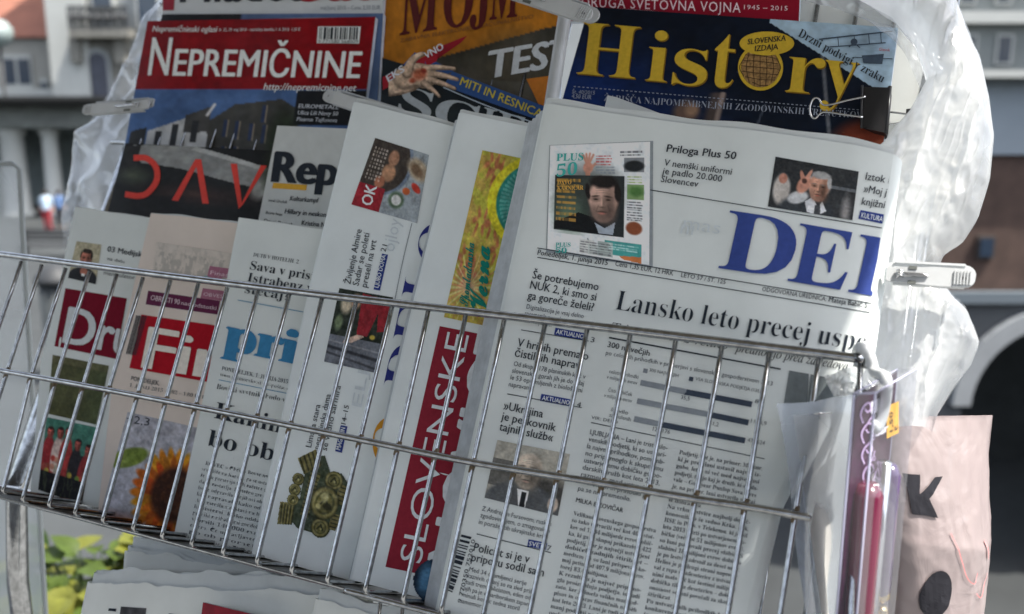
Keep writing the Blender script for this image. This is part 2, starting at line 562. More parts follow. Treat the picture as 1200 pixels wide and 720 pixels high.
# ------------------------------------------------------------------ helpers: printed pictures (painted as colour grids)
class Canvas:
    def __init__(s, w, h, c):
        s.w, s.h = w, h
        s.y, s.x = np.mgrid[0:h, 0:w]
        s.x = (s.x + 0.5) / w; s.y = (s.y + 0.5) / h
        s.a = np.zeros((h, w, 3)); s.a[:] = c
    def mix(s, m, c):
        m = np.clip(m, 0, 1)[..., None]
        s.a = s.a * (1 - m) + np.array(c, float) * m
        return s
    def ell(s, cx, cy, rx, ry, c, soft=0.15, rot=0.0, al=1.0):
        dx, dy = s.x - cx, s.y - cy
        u = dx * math.cos(rot) + dy * math.sin(rot); v = -dx * math.sin(rot) + dy * math.cos(rot)
        r = np.sqrt((u / rx) ** 2 + (v / ry) ** 2)
        return s.mix(al * (1 + 0.5 * soft - r) / max(soft, 1e-3), c)
    def poly(s, pts, c, al=1.0):
        P = np.array(pts, float)
        ins = np.zeros(s.x.shape, bool)
        j = len(P) - 1
        for i in range(len(P)):
            xi, yi, xj, yj = P[i][0], P[i][1], P[j][0], P[j][1]
            cond = ((yi > s.y) != (yj > s.y)) & (s.x < (xj - xi) * (s.y - yi) / (yj - yi + 1e-12) + xi)
            ins ^= cond
            j = i
        return s.mix(ins * al, c)
    def rect(s, x0, y0, x1, y1, c, al=1.0):
        return s.mix(((s.x > x0) & (s.x < x1) & (s.y > y0) & (s.y < y1)) * al, c)
    def line(s, pts, w, c, al=1.0):
        for (x0, y0), (x1, y1) in zip(pts[:-1], pts[1:]):
            dx, dy = x1 - x0, y1 - y0
            t = np.clip(((s.x - x0) * dx + (s.y - y0) * dy) / (dx * dx + dy * dy + 1e-9), 0, 1)
            r = np.hypot(s.x - x0 - t * dx, s.y - y0 - t * dy)
            s.mix(al * np.clip(1.5 - r / w, 0, 1), c)
        return s
    def grain(s, amp, sc=20, seed=0):
        n = fbm(s.x * sc, s.y * sc * s.h / s.w, seed) - 0.47
        s.a = np.clip(s.a + amp * n[..., None], 0, 255)
        return s
    def text_lines(s, x0, y0, x1, y1, n, c, al=0.8, seed=0):
        for k in range(n):
            yy = y0 + (y1 - y0) * (k + 0.5) / n
            m = (np.abs(s.y - yy) < 0.28 * (y1 - y0) / n) & (s.x > x0) & (s.x < x1 - 0.12 * (x1 - x0) * _hash(k, 1, seed))
            s.mix(m * al * (0.45 + 0.55 * (noise2(s.x * 60, s.y * 4, seed + k) > 0.45)), c)
        return s
    def face(s, cx, cy, r, skin, hair, asp=1.0, turn=0.0, bald=False, beard=False):
        """a generic printed face: r is the half width of the head in picture widths, asp = picture width / height"""
        ry = r * 1.36 * asp
        sk = np.array(skin, float); hr = np.array(hair, float)
        X, Y = s.x.copy(), s.y.copy()
        n1 = fbm(X * 9 / r * .2, Y * 9 / ry * .2, 3) - .47
        s.x = X + n1 * r * .22; s.y = Y + n1 * ry * .12
        if not bald:
            s.ell(cx + .03 * r, cy - .22 * ry, r * .98, ry * .86, hr, .22)
        s.x = X + n1 * r * .06; s.y = Y + n1 * ry * .05
        s.ell(cx, cy + .30 * ry, r * .74, ry * .68, sk * .86, .2)                      # jaw
        s.ell(cx, cy - .12 * ry, r * .90, ry * .78, sk, .2)                            # skull
        s.ell(cx + (.50 - .2 * turn) * r, cy + .12 * ry, r * .40, ry * .75, sk * .58, 1.2, al=.75)   # far side
        s.ell(cx - .30 * r, cy - .48 * ry, r * .42, ry * .24, sk * 1.18, 1.2, al=.7)   # brow light
        s.ell(cx - .42 * r, cy + .22 * ry, r * .22, ry * .18, sk * 1.14, 1.3, al=.7)
        s.ell(cx, cy + .74 * ry, r * .46, ry * .16, sk * .70, 1.2, al=.6)
        s.ell(cx, cy + .55 * ry, r * .62, ry * .42, sk * .62 + 8, 1.3, al=.45)            # stubble and cheek hollows
        s.ell(cx - .55 * r, cy + .38 * ry, r * .20, ry * .26, sk * .60, 1.3, al=.5); s.ell(cx + .42 * r, cy + .40 * ry, r * .22, ry * .26, sk * .45, 1.3, al=.6)
        for k in range(3): s.line([(cx - .45 * r, cy - (.36 + .10 * k) * ry), (cx, cy - (.39 + .10 * k) * ry), (cx + .4 * r, cy - (.36 + .10 * k) * ry)], .03 * r, sk * .7, .4)
        s.line([(cx - .30 * r, cy + .22 * ry), (cx - .42 * r, cy + .46 * ry)], .035 * r, sk * .5, .6); s.line([(cx + .28 * r, cy + .22 * ry), (cx + .40 * r, cy + .46 * ry)], .035 * r, sk * .4, .6)
        if not bald:
            s.x = X + n1 * r * .3; s.y = Y + n1 * ry * .2
            s.ell(cx + .05 * r, cy - .86 * ry, r * .80, ry * .28, hr, .4)
            s.ell(cx + .88 * r, cy - .40 * ry, r * .18, ry * .40, hr, .4); s.ell(cx - .92 * r, cy - .42 * ry, r * .12, ry * .34, hr, .4)
            s.x, s.y = X, Y
        s.x, s.y = X, Y
        t = -.14 * turn * r
        for k in (-1, 1):
            ex = cx + k * .37 * r + t
            s.ell(ex, cy - .08 * ry, r * .26, ry * .11, sk * .52, 1.3, al=.8)
            s.ell(ex, cy - .06 * ry, r * .12, ry * .035, sk * .22, .8, al=.9)
            s.ell(ex - .03 * r, cy - .21 * ry, r * .23, ry * .035, hr * .5 + sk * .18, .9, .1 * k, al=.85)
        s.ell(cx + t + .10 * r, cy + .10 * ry, r * .09, ry * .24, sk * .66, 1.2, al=.7)
        s.ell(cx + t - .03 * r, cy + .12 * ry, r * .06, ry * .20, sk * 1.16, 1.2, al=.7)
        s.ell(cx + t + .02 * r, cy + .29 * ry, r * .17, ry * .04, sk * .45, 1.1, al=.8)
        if beard:
            s.ell(cx, cy + .58 * ry, r * .60, ry * .34, sk * .5, 1.1, al=.6)
        s.ell(cx + t, cy + .50 * ry, r * .28, ry * .035, sk * .34, .9, al=.9)
        s.ell(cx + t, cy + .57 * ry, r * .22, ry * .05, sk * np.array([.95, .72, .72]), 1.0, al=.7)
        s.ell(cx + t, cy + .66 * ry, r * .16, ry * .03, sk * .62, 1.2, al=.6)
        return s

def picture(name, surf, quad, cv, parent, gloss=False, off=0.012, k=None, mask=None, tex=1.0):
    if k is None: k = 1.32 if gloss else 1.45
    tx, ty = cv.x * 10, cv.y * 10 * cv.h / cv.w            # photographic unevenness of the printed picture
    T = 1 + tex * (.42 * (fbm(tx, ty, 91) - .47) + .34 * (fbm(tx * 4, ty * 4, 57, 3) - .44))
    cv.a = np.clip(cv.a * T[..., None] + tex * 5 * (fbm(tx * 3, ty * 3, 23) - .47)[..., None] * np.array([1, .2, -1]), 0, 255)
    a, b, c, d = (np.array(q, float) for q in quad)
    uu, vv = cv.x.ravel()[:, None].copy(), cv.y.ravel()[:, None].copy()
    uu = (uu - 0.5 / cv.w) * cv.w / (cv.w - 1); vv = (vv - 0.5 / cv.h) * cv.h / (cv.h - 1)
    P = a * (1 - uu) * (1 - vv) + b * uu * (1 - vv) + c * uu * vv + d * (1 - uu) * vv
    W = surf.world(surf.hit(P), off)
    w, h = cv.w, cv.h
    Fs = [(j * w + i, (j + 1) * w + i, (j + 1) * w + i + 1, j * w + i + 1) for j in range(h - 1) for i in range(w - 1) if mask is None or mask[j, i]]
    col = np.clip(lin(np.clip(cv.a, 0, 255).reshape(-1, 3)) * k, 0, 0.9)
    m = mat('printed_picture_gloss', rough=0.36, spec=0.16, vcol=True, bump=0.12, bscale=14, bdist=0.006) if gloss else mat('printed_picture', rough=0.75, spec=0.2, vcol=True)
    return mesh(name, W, Fs, m, parent, colors=col)

def page_grid(surf, left, right, nx, ny):
    """local coordinates of a page between its left and right edges (photo polylines, top to bottom)"""
    L = surf.hit(along(left, np.linspace(0, 1, ny)))
    R = surf.hit(along(right, np.linspace(0, 1, ny)))
    u = np.linspace(0, 1, nx)[None, :, None]
    return L[:, None, :] * (1 - u) + R[:, None, :] * u

def folded_paper(surf, left, right, parent, m, m_in, layers=5, H=0.35, seed=0, lip=0.10, curl_right=0.0, bulge=0.8, ragged=0.0):
    """a newspaper folded in half: nested sheets that turn round a fold at the left edge"""
    rng = np.random.RandomState(seed)
    nx, ny = 60, 70
    G = page_grid(surf, left, right, nx, ny)
    inner = MB()
    for k in range(layers):
        dF = k * H / (2.0 * layers); dB = H - dF
        r = (dB - dF) / 2
        sx = rng.uniform(-0.02, 0.03) - (0 if k == 0 else 0.012 * k)
        up = 0 if k == 0 else rng.uniform(-0.4, 1.0) * lip
        rt = 0 if k == 0 else rng.uniform(-0.06, 0.03)
        rows = []
        ph = np.linspace(math.pi / 2, -math.pi / 2, 9)
        for j in range(ny):
            g = G[j].copy()
            v = j / (ny - 1)
            g[:, 1] += up * (1 - v) + 0.02 * np.sin(g[:, 0] * 3 + k) * (k > 0) * (1 - v)
            g[:, 1] += ragged * (fbm(g[:, 0] * 1.3 + 7 * k, g[:, 0] * 0 + k, seed, 4) - .45) * (1 - v) ** 3
            g[:, 0] += np.linspace(0, rt, nx)
            front = surf.world(g, -dF)
            xl, yl = g[0]
            fold = []
            for p in ph[1:-1]:
                q = np.array([[xl - r * bulge * math.cos(p) + (-sx if k else 0), yl]])
                fold.append(surf.world(q, -(dF + r - r * math.sin(p)))[0])
            back = surf.world(g[:nx:10], -dB)
            rows.append(np.concatenate([front[::-1], fold, back]))
        Gr = np.array(rows)
        if k == 0:
            # the fold strip belongs to the front sheet
            o = MB(); o.grid(Gr, flip=True)
            if curl_right > 0:
                gr = []
                for j in range(ny):
                    x, y = G[j][-1]
                    gr.append([surf.world([[x + curl_right * math.sin(t), y - 0.04 * t]], -curl_right * 1.3 * (1 - math.cos(t)))[0] for t in np.linspace(0, 2.6, 9)])
                o.grid(np.array(gr), flip=False)
            o.build('front_page', m, parent)
        else:
            inner.grid(Gr, flip=True)
    inner.build('inner_pages', m_in, parent)

def magazine_body(surf, left, right, parent, H, m, cover_m=None, nx=14, ny=14):
    """page block of a glossy magazine behind its cover"""
    G = page_grid(surf, left, right, nx, ny)
    Fr = surf.world(G.reshape(-1, 2), -0.02).reshape(ny, nx, 3)
    Bk = surf.world(G.reshape(-1, 2), -H).reshape(ny, nx, 3)
    b = MB(); b.grid(Fr, flip=True); b.grid(Bk)
    for A, B, fl in ((Fr[0], Bk[0], 0), (Fr[-1], Bk[-1], 1), (Fr[:, 0], Bk[:, 0], 1), (Fr[:, -1], Bk[:, -1], 0)):
        b.grid(np.stack([A, B]), flip=bool(fl))
    return b.build('page_block', m, parent, smooth=False)

# ------------------------------------------------------------------ base materials
M_news = mat('newsprint', alb(176, 181, 180), 0.85, spec=0.15, vary=0.035, vscale=26, bump=0.22, bscale=16, bdist=0.004)
M_newswarm = mat('newsprint_salmon', alb(186, 176, 168), 0.85, spec=0.15, vary=0.035, vscale=26, bump=0.22, bscale=16, bdist=0.004, trans=0.12)
M_newsbright = mat('newsprint_white', alb(182, 188, 189), 0.8, spec=0.15, vary=0.035, vscale=26, bump=0.22, bscale=16, bdist=0.004)
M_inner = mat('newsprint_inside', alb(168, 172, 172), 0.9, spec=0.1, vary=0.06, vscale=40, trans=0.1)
M_pages = mat('magazine_pages', alb(160, 168, 178), 0.6, vary=0.08, vscale=60)
M_steel = mat('zinc_wire', (0.40, 0.41, 0.42, 1), 0.15, metal=1.0, vary=0.35, vscale=160, bump=0.10, bscale=420, bdist=0.0006)
M_rust = mat('browned_weld', (0.13, 0.095, 0.055, 1), 0.6, metal=0.2, vary=0.4, vscale=500)
M_whiteplastic = mat('white_plastic', (0.56, 0.58, 0.59, 1), 0.38, vary=0.04, vscale=60)
M_black = mat('black_steel', (0.012, 0.012, 0.014, 1), 0.35)
INK = ink(34, 39, 46)
INKS = ink(52, 58, 66)
GREY = ink(108, 113, 118)
NAVY = ink(38, 52, 108)

# ================================================================== SETTING
def struct(name, mb, m, kind='structure', smooth=False, loc=(0, 0, 0)):
    o = mb.build(name, m, None, smooth, loc)
    o['kind'] = kind
    return o
QZ = -5.0                                    # lower quay, seen far below past the rack
M_quay = mat('quay_stone', (0.034, 0.038, 0.039, 1), 0.9, vary=0.45, vscale=0.35)
M_terr = mat('terrace_stone', (0.17, 0.17, 0.16, 1), 0.85, vary=0.25, vscale=3)
b = MB(); b.box((-260, 2.503, QZ - 0.5), (260, 330, QZ)); struct('quay', b, M_quay)
b = MB(); b.box((-60, -30, -0.25), (60, 2.2, 0.0)); struct('terrace', b, M_terr)
b = MB(); b.box((-60, 2.203, QZ - 0.5), (60, 2.5, -0.02)); struct('terrace_wall', b, mat('terrace_wall_stone', (0.09, 0.095, 0.085, 1), 0.9, vary=0.2, vscale=2))

M_steel0 = mat('painted_steel', (.30, .30, .29, 1), .4, metal=.6)
M_stucco = mat('cream_stucco', (0.28, 0.275, 0.25, 1), 0.9, vary=0.1, vscale=0.5)
M_greyst = mat('grey_stucco', (0.26, 0.275, 0.275, 1), 0.9, vary=0.12, vscale=0.5)
M_stone = mat('carved_stone', (0.17, 0.165, 0.145, 1), 0.9, vary=0.2, vscale=0.8)
M_trim = mat('white_trim', (0.40, 0.41, 0.39, 1), 0.8, vary=0.06, vscale=1)
M_tile = mat('orange_roof_tile', (0.24, 0.095, 0.06, 1), 0.85, vary=0.18, vscale=1.2)
M_glassd = mat('dark_window_glass', (0.03, 0.045, 0.07, 1), 0.12, spec=0.6)
M_iron = mat('wrought_iron', (0.03, 0.032, 0.034, 1), 0.6)
M_door = mat('dark_door', (0.05, 0.055, 0.075, 1), 0.6, vary=0.2, vscale=2)

def rect_px(x0, y0, x1, y1, Y, th):
    """box lying in a facade plane Y metres away, th metres thick towards the viewer (th > 0) or into the wall"""
    a = wp(x0, y1, Y); c = wp(x1, y0, Y)
    return (min(a[0], c[0]), Y - th, min(a[2], c[2])), (max(a[0], c[0]), Y, max(a[2], c[2]))

# canvas awning over the stand: the papers hang in its shade, only the right end of the rack is in the sun
AW = (-2.6, 0.652, -0.75, 1.36, 2.25)
t = thing('awning', 'beige canvas awning on thin posts over the newspaper rack', 'awning', (-1.0, 0.6, 0))
b = MB()
Gx, Gy = np.meshgrid(np.linspace(AW[0], AW[1], 30), np.linspace(AW[2], AW[3], 14)); Gz = AW[4] + .012 * np.sin(Gx * 5) * np.cos(Gy * 2)
b.grid(np.stack([Gx, Gy, Gz], 2)); b.grid(np.stack([Gx, Gy, Gz + .004], 2), flip=True)
b.build('canvas', mat('beige_canvas', (.34, .31, .26, 1), .9, vary=.06, vscale=6, trans=.12), t)
b = MB()
for q0, q1 in (((AW[0], AW[2]), (AW[1], AW[2])), ((AW[1], AW[2]), (AW[1], AW[3])), ((AW[1], AW[3]), (AW[0], AW[3])), ((AW[0], AW[3]), (AW[0], AW[2]))): b.tube([(q0[0], q0[1], AW[4] - .02), (q1[0], q1[1], AW[4] - .02)], .012, 8)
b.build('frame', M_steel0, t)
for x_, y_ in ((AW[0], AW[2]), (.30, AW[2]), (.30, AW[3]), (AW[0], AW[3])):
    b = MB(); b.tube([(x_, y_, 0), (x_, y_, AW[4] - .03)], .014, 10); b.build('post', M_steel0, t)

# cream house with an orange roof, far left
YA = 60.0
hA = thing('house', 'cream house with an orange tiled roof, far behind the rack', 'house', (wp(30, 84, YA)[0], YA, QZ))
lo, hi = rect_px(-190, 46, 67, 60, YA, 0); b = MB(); b.box((lo[0], YA, QZ), (hi[0], YA + 9, hi[2])); b.build('wall', M_stucco, hA, False)
zt = wp(40, 44, YA)[2]; xl, xr = wp(-190, 44, YA)[0], wp(66, 44, YA)[0]
b = MB()
b.add([(xl, YA - 0.4, zt), (xr, YA - 0.4, zt), (xr, YA + 4.5, zt + 2.7), (xl + 2, YA + 4.5, zt + 2.7), (xr, YA + 9.4, zt), (xl, YA + 9.4, zt)],
      [(0, 1, 2, 3), (3, 2, 4, 5), (0, 3, 5), (1, 4, 2), (0, 5, 4, 1)])
b.build('roof', M_tile, hA, False)
for (x0, x1, y0, y1) in ((4, 36, 64, 104), (48, 56, 92, 114), (-60, -28, 64, 104)):
    lo, hi = rect_px(x0, y0, x1, y1, YA - 0.12, 0.0); b = MB(); b.box((lo[0], YA - 0.14, lo[2]), (hi[0], YA - 0.003, hi[2])); w = b.build('window', M_trim, hA, False)
    b = MB(); xm = (lo[0] + hi[0]) / 2; dx = (hi[0] - lo[0])
    for q in (-1, 1): b.box((xm + q * dx * 0.24 - dx * 0.19, YA - 0.18, lo[2] + 0.25), (xm + q * dx * 0.24 + dx * 0.19, YA - 0.143, hi[2] - 0.25))
    b.build('pane', M_glassd, w, False)
lo, hi = rect_px(-190, 104, 67, 117, YA - 0.2, 0); b = MB(); b.box((lo[0], YA - 0.25, lo[2]), (hi[0], YA - 0.004, hi[2])); b.build('plinth_band', M_trim, hA, False)

# the row of houses goes on to the left, outside the photograph
for x0_, x1_, top_, m_, lab in ((-620, -196, -60, M_greyst, 'grey house in the row beyond the orange roofed house, out of the frame'), (-1250, -626, -20, M_stone, 'brown house at the far end of the row, out of the frame')):
    hX = thing('row_house', lab, 'house', (wp((x0_ + x1_) / 2, 84, YA)[0], YA, QZ))
    a_, c_ = wp(x0_, 84, YA)[0], wp(x1_, 84, YA)[0]; zt_ = wp(0, top_, YA)[2]
    b = MB(); b.box((a_, YA, QZ), (c_, YA + 9, zt_)); b.build('wall', m_, hX, False)
    b = MB(); b.add([(a_, YA - .4, zt_ + .01), (c_, YA - .4, zt_ + .01), (c_, YA + 4.5, zt_ + 2.6), (a_, YA + 4.5, zt_ + 2.6), (c_, YA + 9.4, zt_ + .01), (a_, YA + 9.4, zt_ + .01)], [(0, 1, 2, 3), (3, 2, 4, 5), (0, 3, 5), (1, 4, 2), (0, 5, 4, 1)]); b.build('roof', M_tile, hX, False)
    n_ = int((c_ - a_) / 3.2)
    for k in range(n_):
        xm = a_ + (k + .5) * (c_ - a_) / n_
        for z_ in (QZ + 1.2, QZ + 4.4, QZ + 7.2):
            if z_ + 1.9 > zt_: continue
            b = MB(); b.box((xm - .75, YA - .10, z_ - .1), (xm + .75, YA - .004, z_ + 1.8)); w = b.build('window', M_trim, hX, False)
            b = MB(); b.box((xm - .62, YA - .13, z_), (xm + .62, YA - .104, z_ + 1.7)); b.build('pane', M_glassd, w, False)

# globe lamp on the house
c = wp(-2, 39, 56); b = MB(); b.lathe(c + (0, 0, -0.75), [(0.02, 0), (0.45, 0.15), (0.72, 0.5), (0.75, 0.75), (0.72, 1.0), (0.45, 1.35), (0.02, 1.5)], 18)
t = thing('street_lamp', 'white globe street lamp in front of the orange roofed house', 'lamp', (c[0], c[1], QZ))
b.build('globe', mat('lamp_globe', (0.26, 0.31, 0.30, 1), 0.35), t)
b = MB(); b.tube([(c[0], c[1], QZ), (c[0], c[1], c[2] - 0.7)], 0.09); b.build('post', M_iron, t)

# grey stucco palace with balcony and arched door
YB = 58.0
hB = thing('town_house', 'pale grey town house with a wrought iron balcony over an arched door', 'house', (wp(130, 84, YB)[0], YB, QZ))
lo, hi = rect_px(68, -200, 720, 100, YB, 0); b = MB(); b.box((lo[0], YB, QZ), (hi[0], YB + 14, hi[2])); b.build('wall', M_greyst, hB, False)
lo, hi = rect_px(68, -200, 85, 118, YB, 0); b = MB(); b.box((lo[0] - 0.01, YB - 0.5, QZ), (hi[0], YB - 0.004, hi[2])); b.build('pilaster', M_trim, hB, False)
lo, hi = rect_px(92, 44, 152, 118, YB, 0); b = MB(); b.box((lo[0], YB - 0.30, QZ), (hi[0], YB - 0.006, hi[2])); b.build('door_surround', M_stone, hB, False)
def arch_outline(x0, x1, z0, zs, k=14):
    xm, r = (x0 + x1) / 2, (x1 - x0) / 2
    return [(x0, z0), (x1, z0)] + [(xm + r * math.cos(t), zs + r * math.sin(t)) for t in np.linspace(0, math.pi, k)]
def prism_y(P, y0, y1):
    n = len(P)
    return [(x, y0, z) for x, z in P] + [(x, y1, z) for x, z in P], [tuple(range(n)), tuple(range(2 * n - 1, n - 1, -1))] + [(i, i + n, (i + 1) % n + n, (i + 1) % n) for i in range(n)]
a0, a1 = wp(104, 118, YB - .3)[0], wp(134, 118, YB - .3)[0]; zs = wp(0, 72, YB - .3)[2]
b = MB(); b.add(*prism_y(arch_outline(a0, a1, QZ, zs), YB - 0.46, YB - 0.304)); b.build('archivolt', M_greyst, hB, False)
a0, a1 = wp(109, 118, YB - .4)[0], wp(129, 118, YB - .4)[0]
b = MB(); b.add(*prism_y(arch_outline(a0, a1, QZ, zs), YB - 0.50, YB - 0.464)); b.build('door', M_door, hB, False)
lo, hi = rect_px(84, 34, 152, 44, YB - 1.2, 0); b = MB(); b.box((lo[0], YB - 1.5, lo[2]), (hi[0], YB - 0.31, hi[2])); b.build('balcony_slab', M_stone, hB, False)
b = MB()
z0, z1 = hi[2], wp(0, 8, YB - 1.4)[2]
n = 22
for i in range(n + 1):
    x = lo[0] + (hi[0] - lo[0]) * i / n
    b.tube([(x, YB - 1.42, z0), (x + 0.05 * math.sin(i * 2), YB - 1.42, (z0 + z1) / 2), (x, YB - 1.42, z1)], 0.05, 5)
for z in (z0 + 0.15, (z0 + z1) / 2, z1): b.box((lo[0], YB - 1.47, z - 0.05), (hi[0], YB - 1.37, z + 0.05))
for i in range(7):
    x = lo[0] + (hi[0] - lo[0]) * (i + 0.5) / 7
    b.lathe((x, YB - 1.42, (z0 + z1) / 2 - 0.25), [(0.02, 0), (0.2, 0.12), (0.26, 0.25), (0.2, 0.4), (0.02, 0.5)], 8)
b.build('balcony_railing', M_iron, hB, False)
for x0 in (88, 140):
    lo2, hi2 = rect_px(x0, 44, x0 + 9, 74, YB - 0.3, 0); b = MB()
    b.add(*prism_y([(lo2[0], hi2[2]), (lo2[0], lo2[2]), (hi2[0], lo2[2]), (hi2[0], hi2[2])], YB - 0.9, YB - 0.305)); b.build('bracket', M_stone, hB, False)
for (x0, x1, y0, y1) in ((112, 130, -30, 8), (166, 184, -30, 30), (166, 184, 64, 110), (205, 225, -30, 30), (205, 225, 64, 110)):
    lo, hi = rect_px(x0, y0, x1, y1, YB, 0); b = MB(); b.box((lo[0] - .15, YB - 0.34, lo[2] - .15), (hi[0] + .15, YB - 0.005, hi[2] + .15)); w = b.build('window', M_trim, hB, False)
    b = MB(); b.box((lo[0], YB - 0.37, lo[2]), (hi[0], YB - 0.343, hi[2])); b.build('pane', M_glassd, w, False)

# market colonnade below it
YC = 46.0
cm = thing('market_colonnade', 'grey roofed market colonnade with pale columns, far left', 'colonnade', (wp(60, 150, YC)[0], YC, QZ))
xl, xr = wp(-260, 130, YC)[0], wp(520, 130, YC)[0]
zb, zt = wp(0, 150, YC)[2], wp(0, 124, YC)[2]
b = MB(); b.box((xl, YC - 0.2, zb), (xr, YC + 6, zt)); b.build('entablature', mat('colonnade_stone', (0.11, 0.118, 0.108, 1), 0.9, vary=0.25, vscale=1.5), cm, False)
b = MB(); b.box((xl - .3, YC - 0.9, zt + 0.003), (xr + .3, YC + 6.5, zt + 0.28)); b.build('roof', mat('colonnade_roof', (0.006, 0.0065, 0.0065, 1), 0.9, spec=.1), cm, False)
for px, wpx in ((8, 30), (53, 20), (98, 20), (-40, 20), (143, 20), (188, 20), (233, 20)):
    x = wp(px, 200, YC)[0]; r = wpx / 2 / F * YC * 1.02
    b = MB(); b.lathe((x, YC + 0.75, QZ), [(r * 1.25, 0), (r * 1.25, 0.25), (r, 0.3), (r * 0.92, 2.0), (r * 0.86, zb - QZ - 0.42), (r * 1.15, zb - QZ - 0.25), (r * 1.15, zb - QZ - 0.003)], 18)
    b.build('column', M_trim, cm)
b = MB(); b.box((xl, YC + 5.4, QZ), (xr, YC + 5.9, zb - 0.003)); b.build('rear_wall', mat('colonnade_rear', (0.17, 0.20, 0.20, 1), 0.9, vary=0.4, vscale=0.6), cm, False)

# people by the colonnade
def person(x, y, z, hgt, shirt, trousers, hair, label, seat=False):
    t = thing('person', label, 'person', (x, y, z))
    s = hgt / 1.75
    me = bpy.data.meshes.new('body')
    J = [(0, 0, .95), (0, .0, 1.2), (0, .0, 1.42), (0, .0, 1.52), (0, -.02, 1.64), (0, -.01, 1.72),
         (.19, 0, 1.40), (.26, .03, 1.12), (.27, -.06, .86), (-.19, 0, 1.40), (-.25, .04, 1.12), (-.24, -.07, .88),
         (.10, 0, .90), (.11, -.03, .50), (.12, .03, .08), (.12, -.12, .04), (-.10, 0, .90), (-.11, .02, .50), (-.13, .10, .08), (-.13, -.05, .04)]
    Rr = [.15, .15, .13, .055, .095, .08, .06, .045, .035, .06, .045, .035, .09, .065, .045, .04, .09, .065, .045, .04]
    E_ = [(0, 1), (1, 2), (2, 3), (3, 4), (4, 5), (2, 6), (6, 7), (7, 8), (2, 9), (9, 10), (10, 11), (0, 12), (12, 13), (13, 14), (14, 15), (0, 16), (16, 17), (17, 18), (18, 19)]
    me.from_pydata([(a * s, c * s, d * s) for a, c, d in J], E_, [])
    o = bpy.data.objects.new('body', me)
    link(o, t)
    md = o.modifiers.new('skin', 'SKIN'); sv = me.skin_vertices[0].data
    for i, r in enumerate(Rr): sv[i].radius = (r * s, r * s * (0.72 if i < 3 else 1))
    sv[0].use_root = True
    sd = o.modifiers.new('sub', 'SUBSURF'); sd.levels = 2; sd.render_levels = 2
    me.materials.append(mat('skin_tone', (0.42, 0.26, 0.19, 1), 0.6))
    def part(nm, idx, grow, m):
        b = MB()
        for ch in idx:
            pts = bez([np.array(J[i]) * s + (x, y, z) for i in ch], 5)
            rr = np.interp(np.linspace(0, len(ch) - 1, len(pts)), range(len(ch)), [Rr[i] * s * grow for i in ch])
            b.tube(pts, rr, 10)
        return b.build(nm, m, t)
    part('shirt', [(0, 1, 2), (2, 6, 7), (2, 9, 10)], 1.22, shirt)
    part('trousers', [(0, 12, 13, 14), (0, 16, 17, 18)], 1.2, trousers)
    b = MB(); b.lathe((x, y + .015, z + 1.60 * s), [(0.105 * s, 0), (0.118 * s, .06 * s), (0.105 * s, .13 * s), (0.06 * s, .175 * s), (0.005, .19 * s)], 12)
    b.build('hair', hair, t)
M_cloth = lambda n, c: mat(n, c, 0.9, vary=0.1, vscale=8)
p = wp(56, 262, 42); person(p[0], 42, QZ, 1.75, M_cloth('pale_blue_cloth', (0.42, 0.52, 0.62, 1)), M_cloth('red_cloth', (0.34, 0.03, 0.04, 1)), M_cloth('dark_hair', (0.02, 0.016, 0.014, 1)), 'person in a pale blue top and red trousers before the colonnade')
p = wp(69, 262, 43); person(p[0], 43.2, QZ, 1.6, M_cloth('blue_cloth', (0.10, 0.17, 0.32, 1)), M_cloth('dark_cloth', (0.05, 0.05, 0.06, 1)), M_cloth('dark_hair', (0, 0, 0, 1)), 'person in a blue top and dark trousers before the colonnade')
# dark bench on the quay
p = wp(58, 285, 36)
t = thing('bench', 'dark slatted bench on the quay below the colonnade', 'bench', (p[0], 36, QZ))
b = MB()
for k in range(4): b.box((p[0] - 1.1, 35.7 + k * 0.14, QZ + 0.46), (p[0] + 1.1, 35.81 + k * 0.14, QZ + 0.50))
b.build('seat', M_iron, t, False)
b = MB()
for k in range(3): b.box((p[0] - 1.1, 36.28 + .04 * k, QZ + 0.58 + k * 0.15), (p[0] + 1.1, 36.32 + .04 * k, QZ + 0.69 + k * 0.15))
b.build('backrest', M_iron, t, False)
for q in (-0.95, 0.95):
    b = MB(); b.box((p[0] + q - .04, 35.7, QZ), (p[0] + q + .04, 36.25, QZ + 0.457)); b.box((p[0] + q - .035, 36.253, QZ), (p[0] + q + .035, 36.279, QZ + 1.0)); b.build('leg', M_iron, t, False)
# dark advertising column
p = wp(66, 330, 21)
t = thing('advertising_column', 'dark round advertising column standing on the quay', 'advertising column', (p[0], 21, QZ))
b = MB(); b.lathe((p[0], 21, QZ), [(0.42, 0), (0.42, 0.3), (0.36, 0.34), (0.36, 2.2)], 24); b.build('drum', mat('column_dark', (0.03, 0.035, 0.036, 1), 0.6, vary=0.5, vscale=2), t)
b = MB(); b.lathe((p[0], 21, QZ + 2.203), [(0.44, 0), (0.44, 0.1), (0.25, 0.3), (0.03, 0.4)], 24); b.build('cap', M_iron, t)

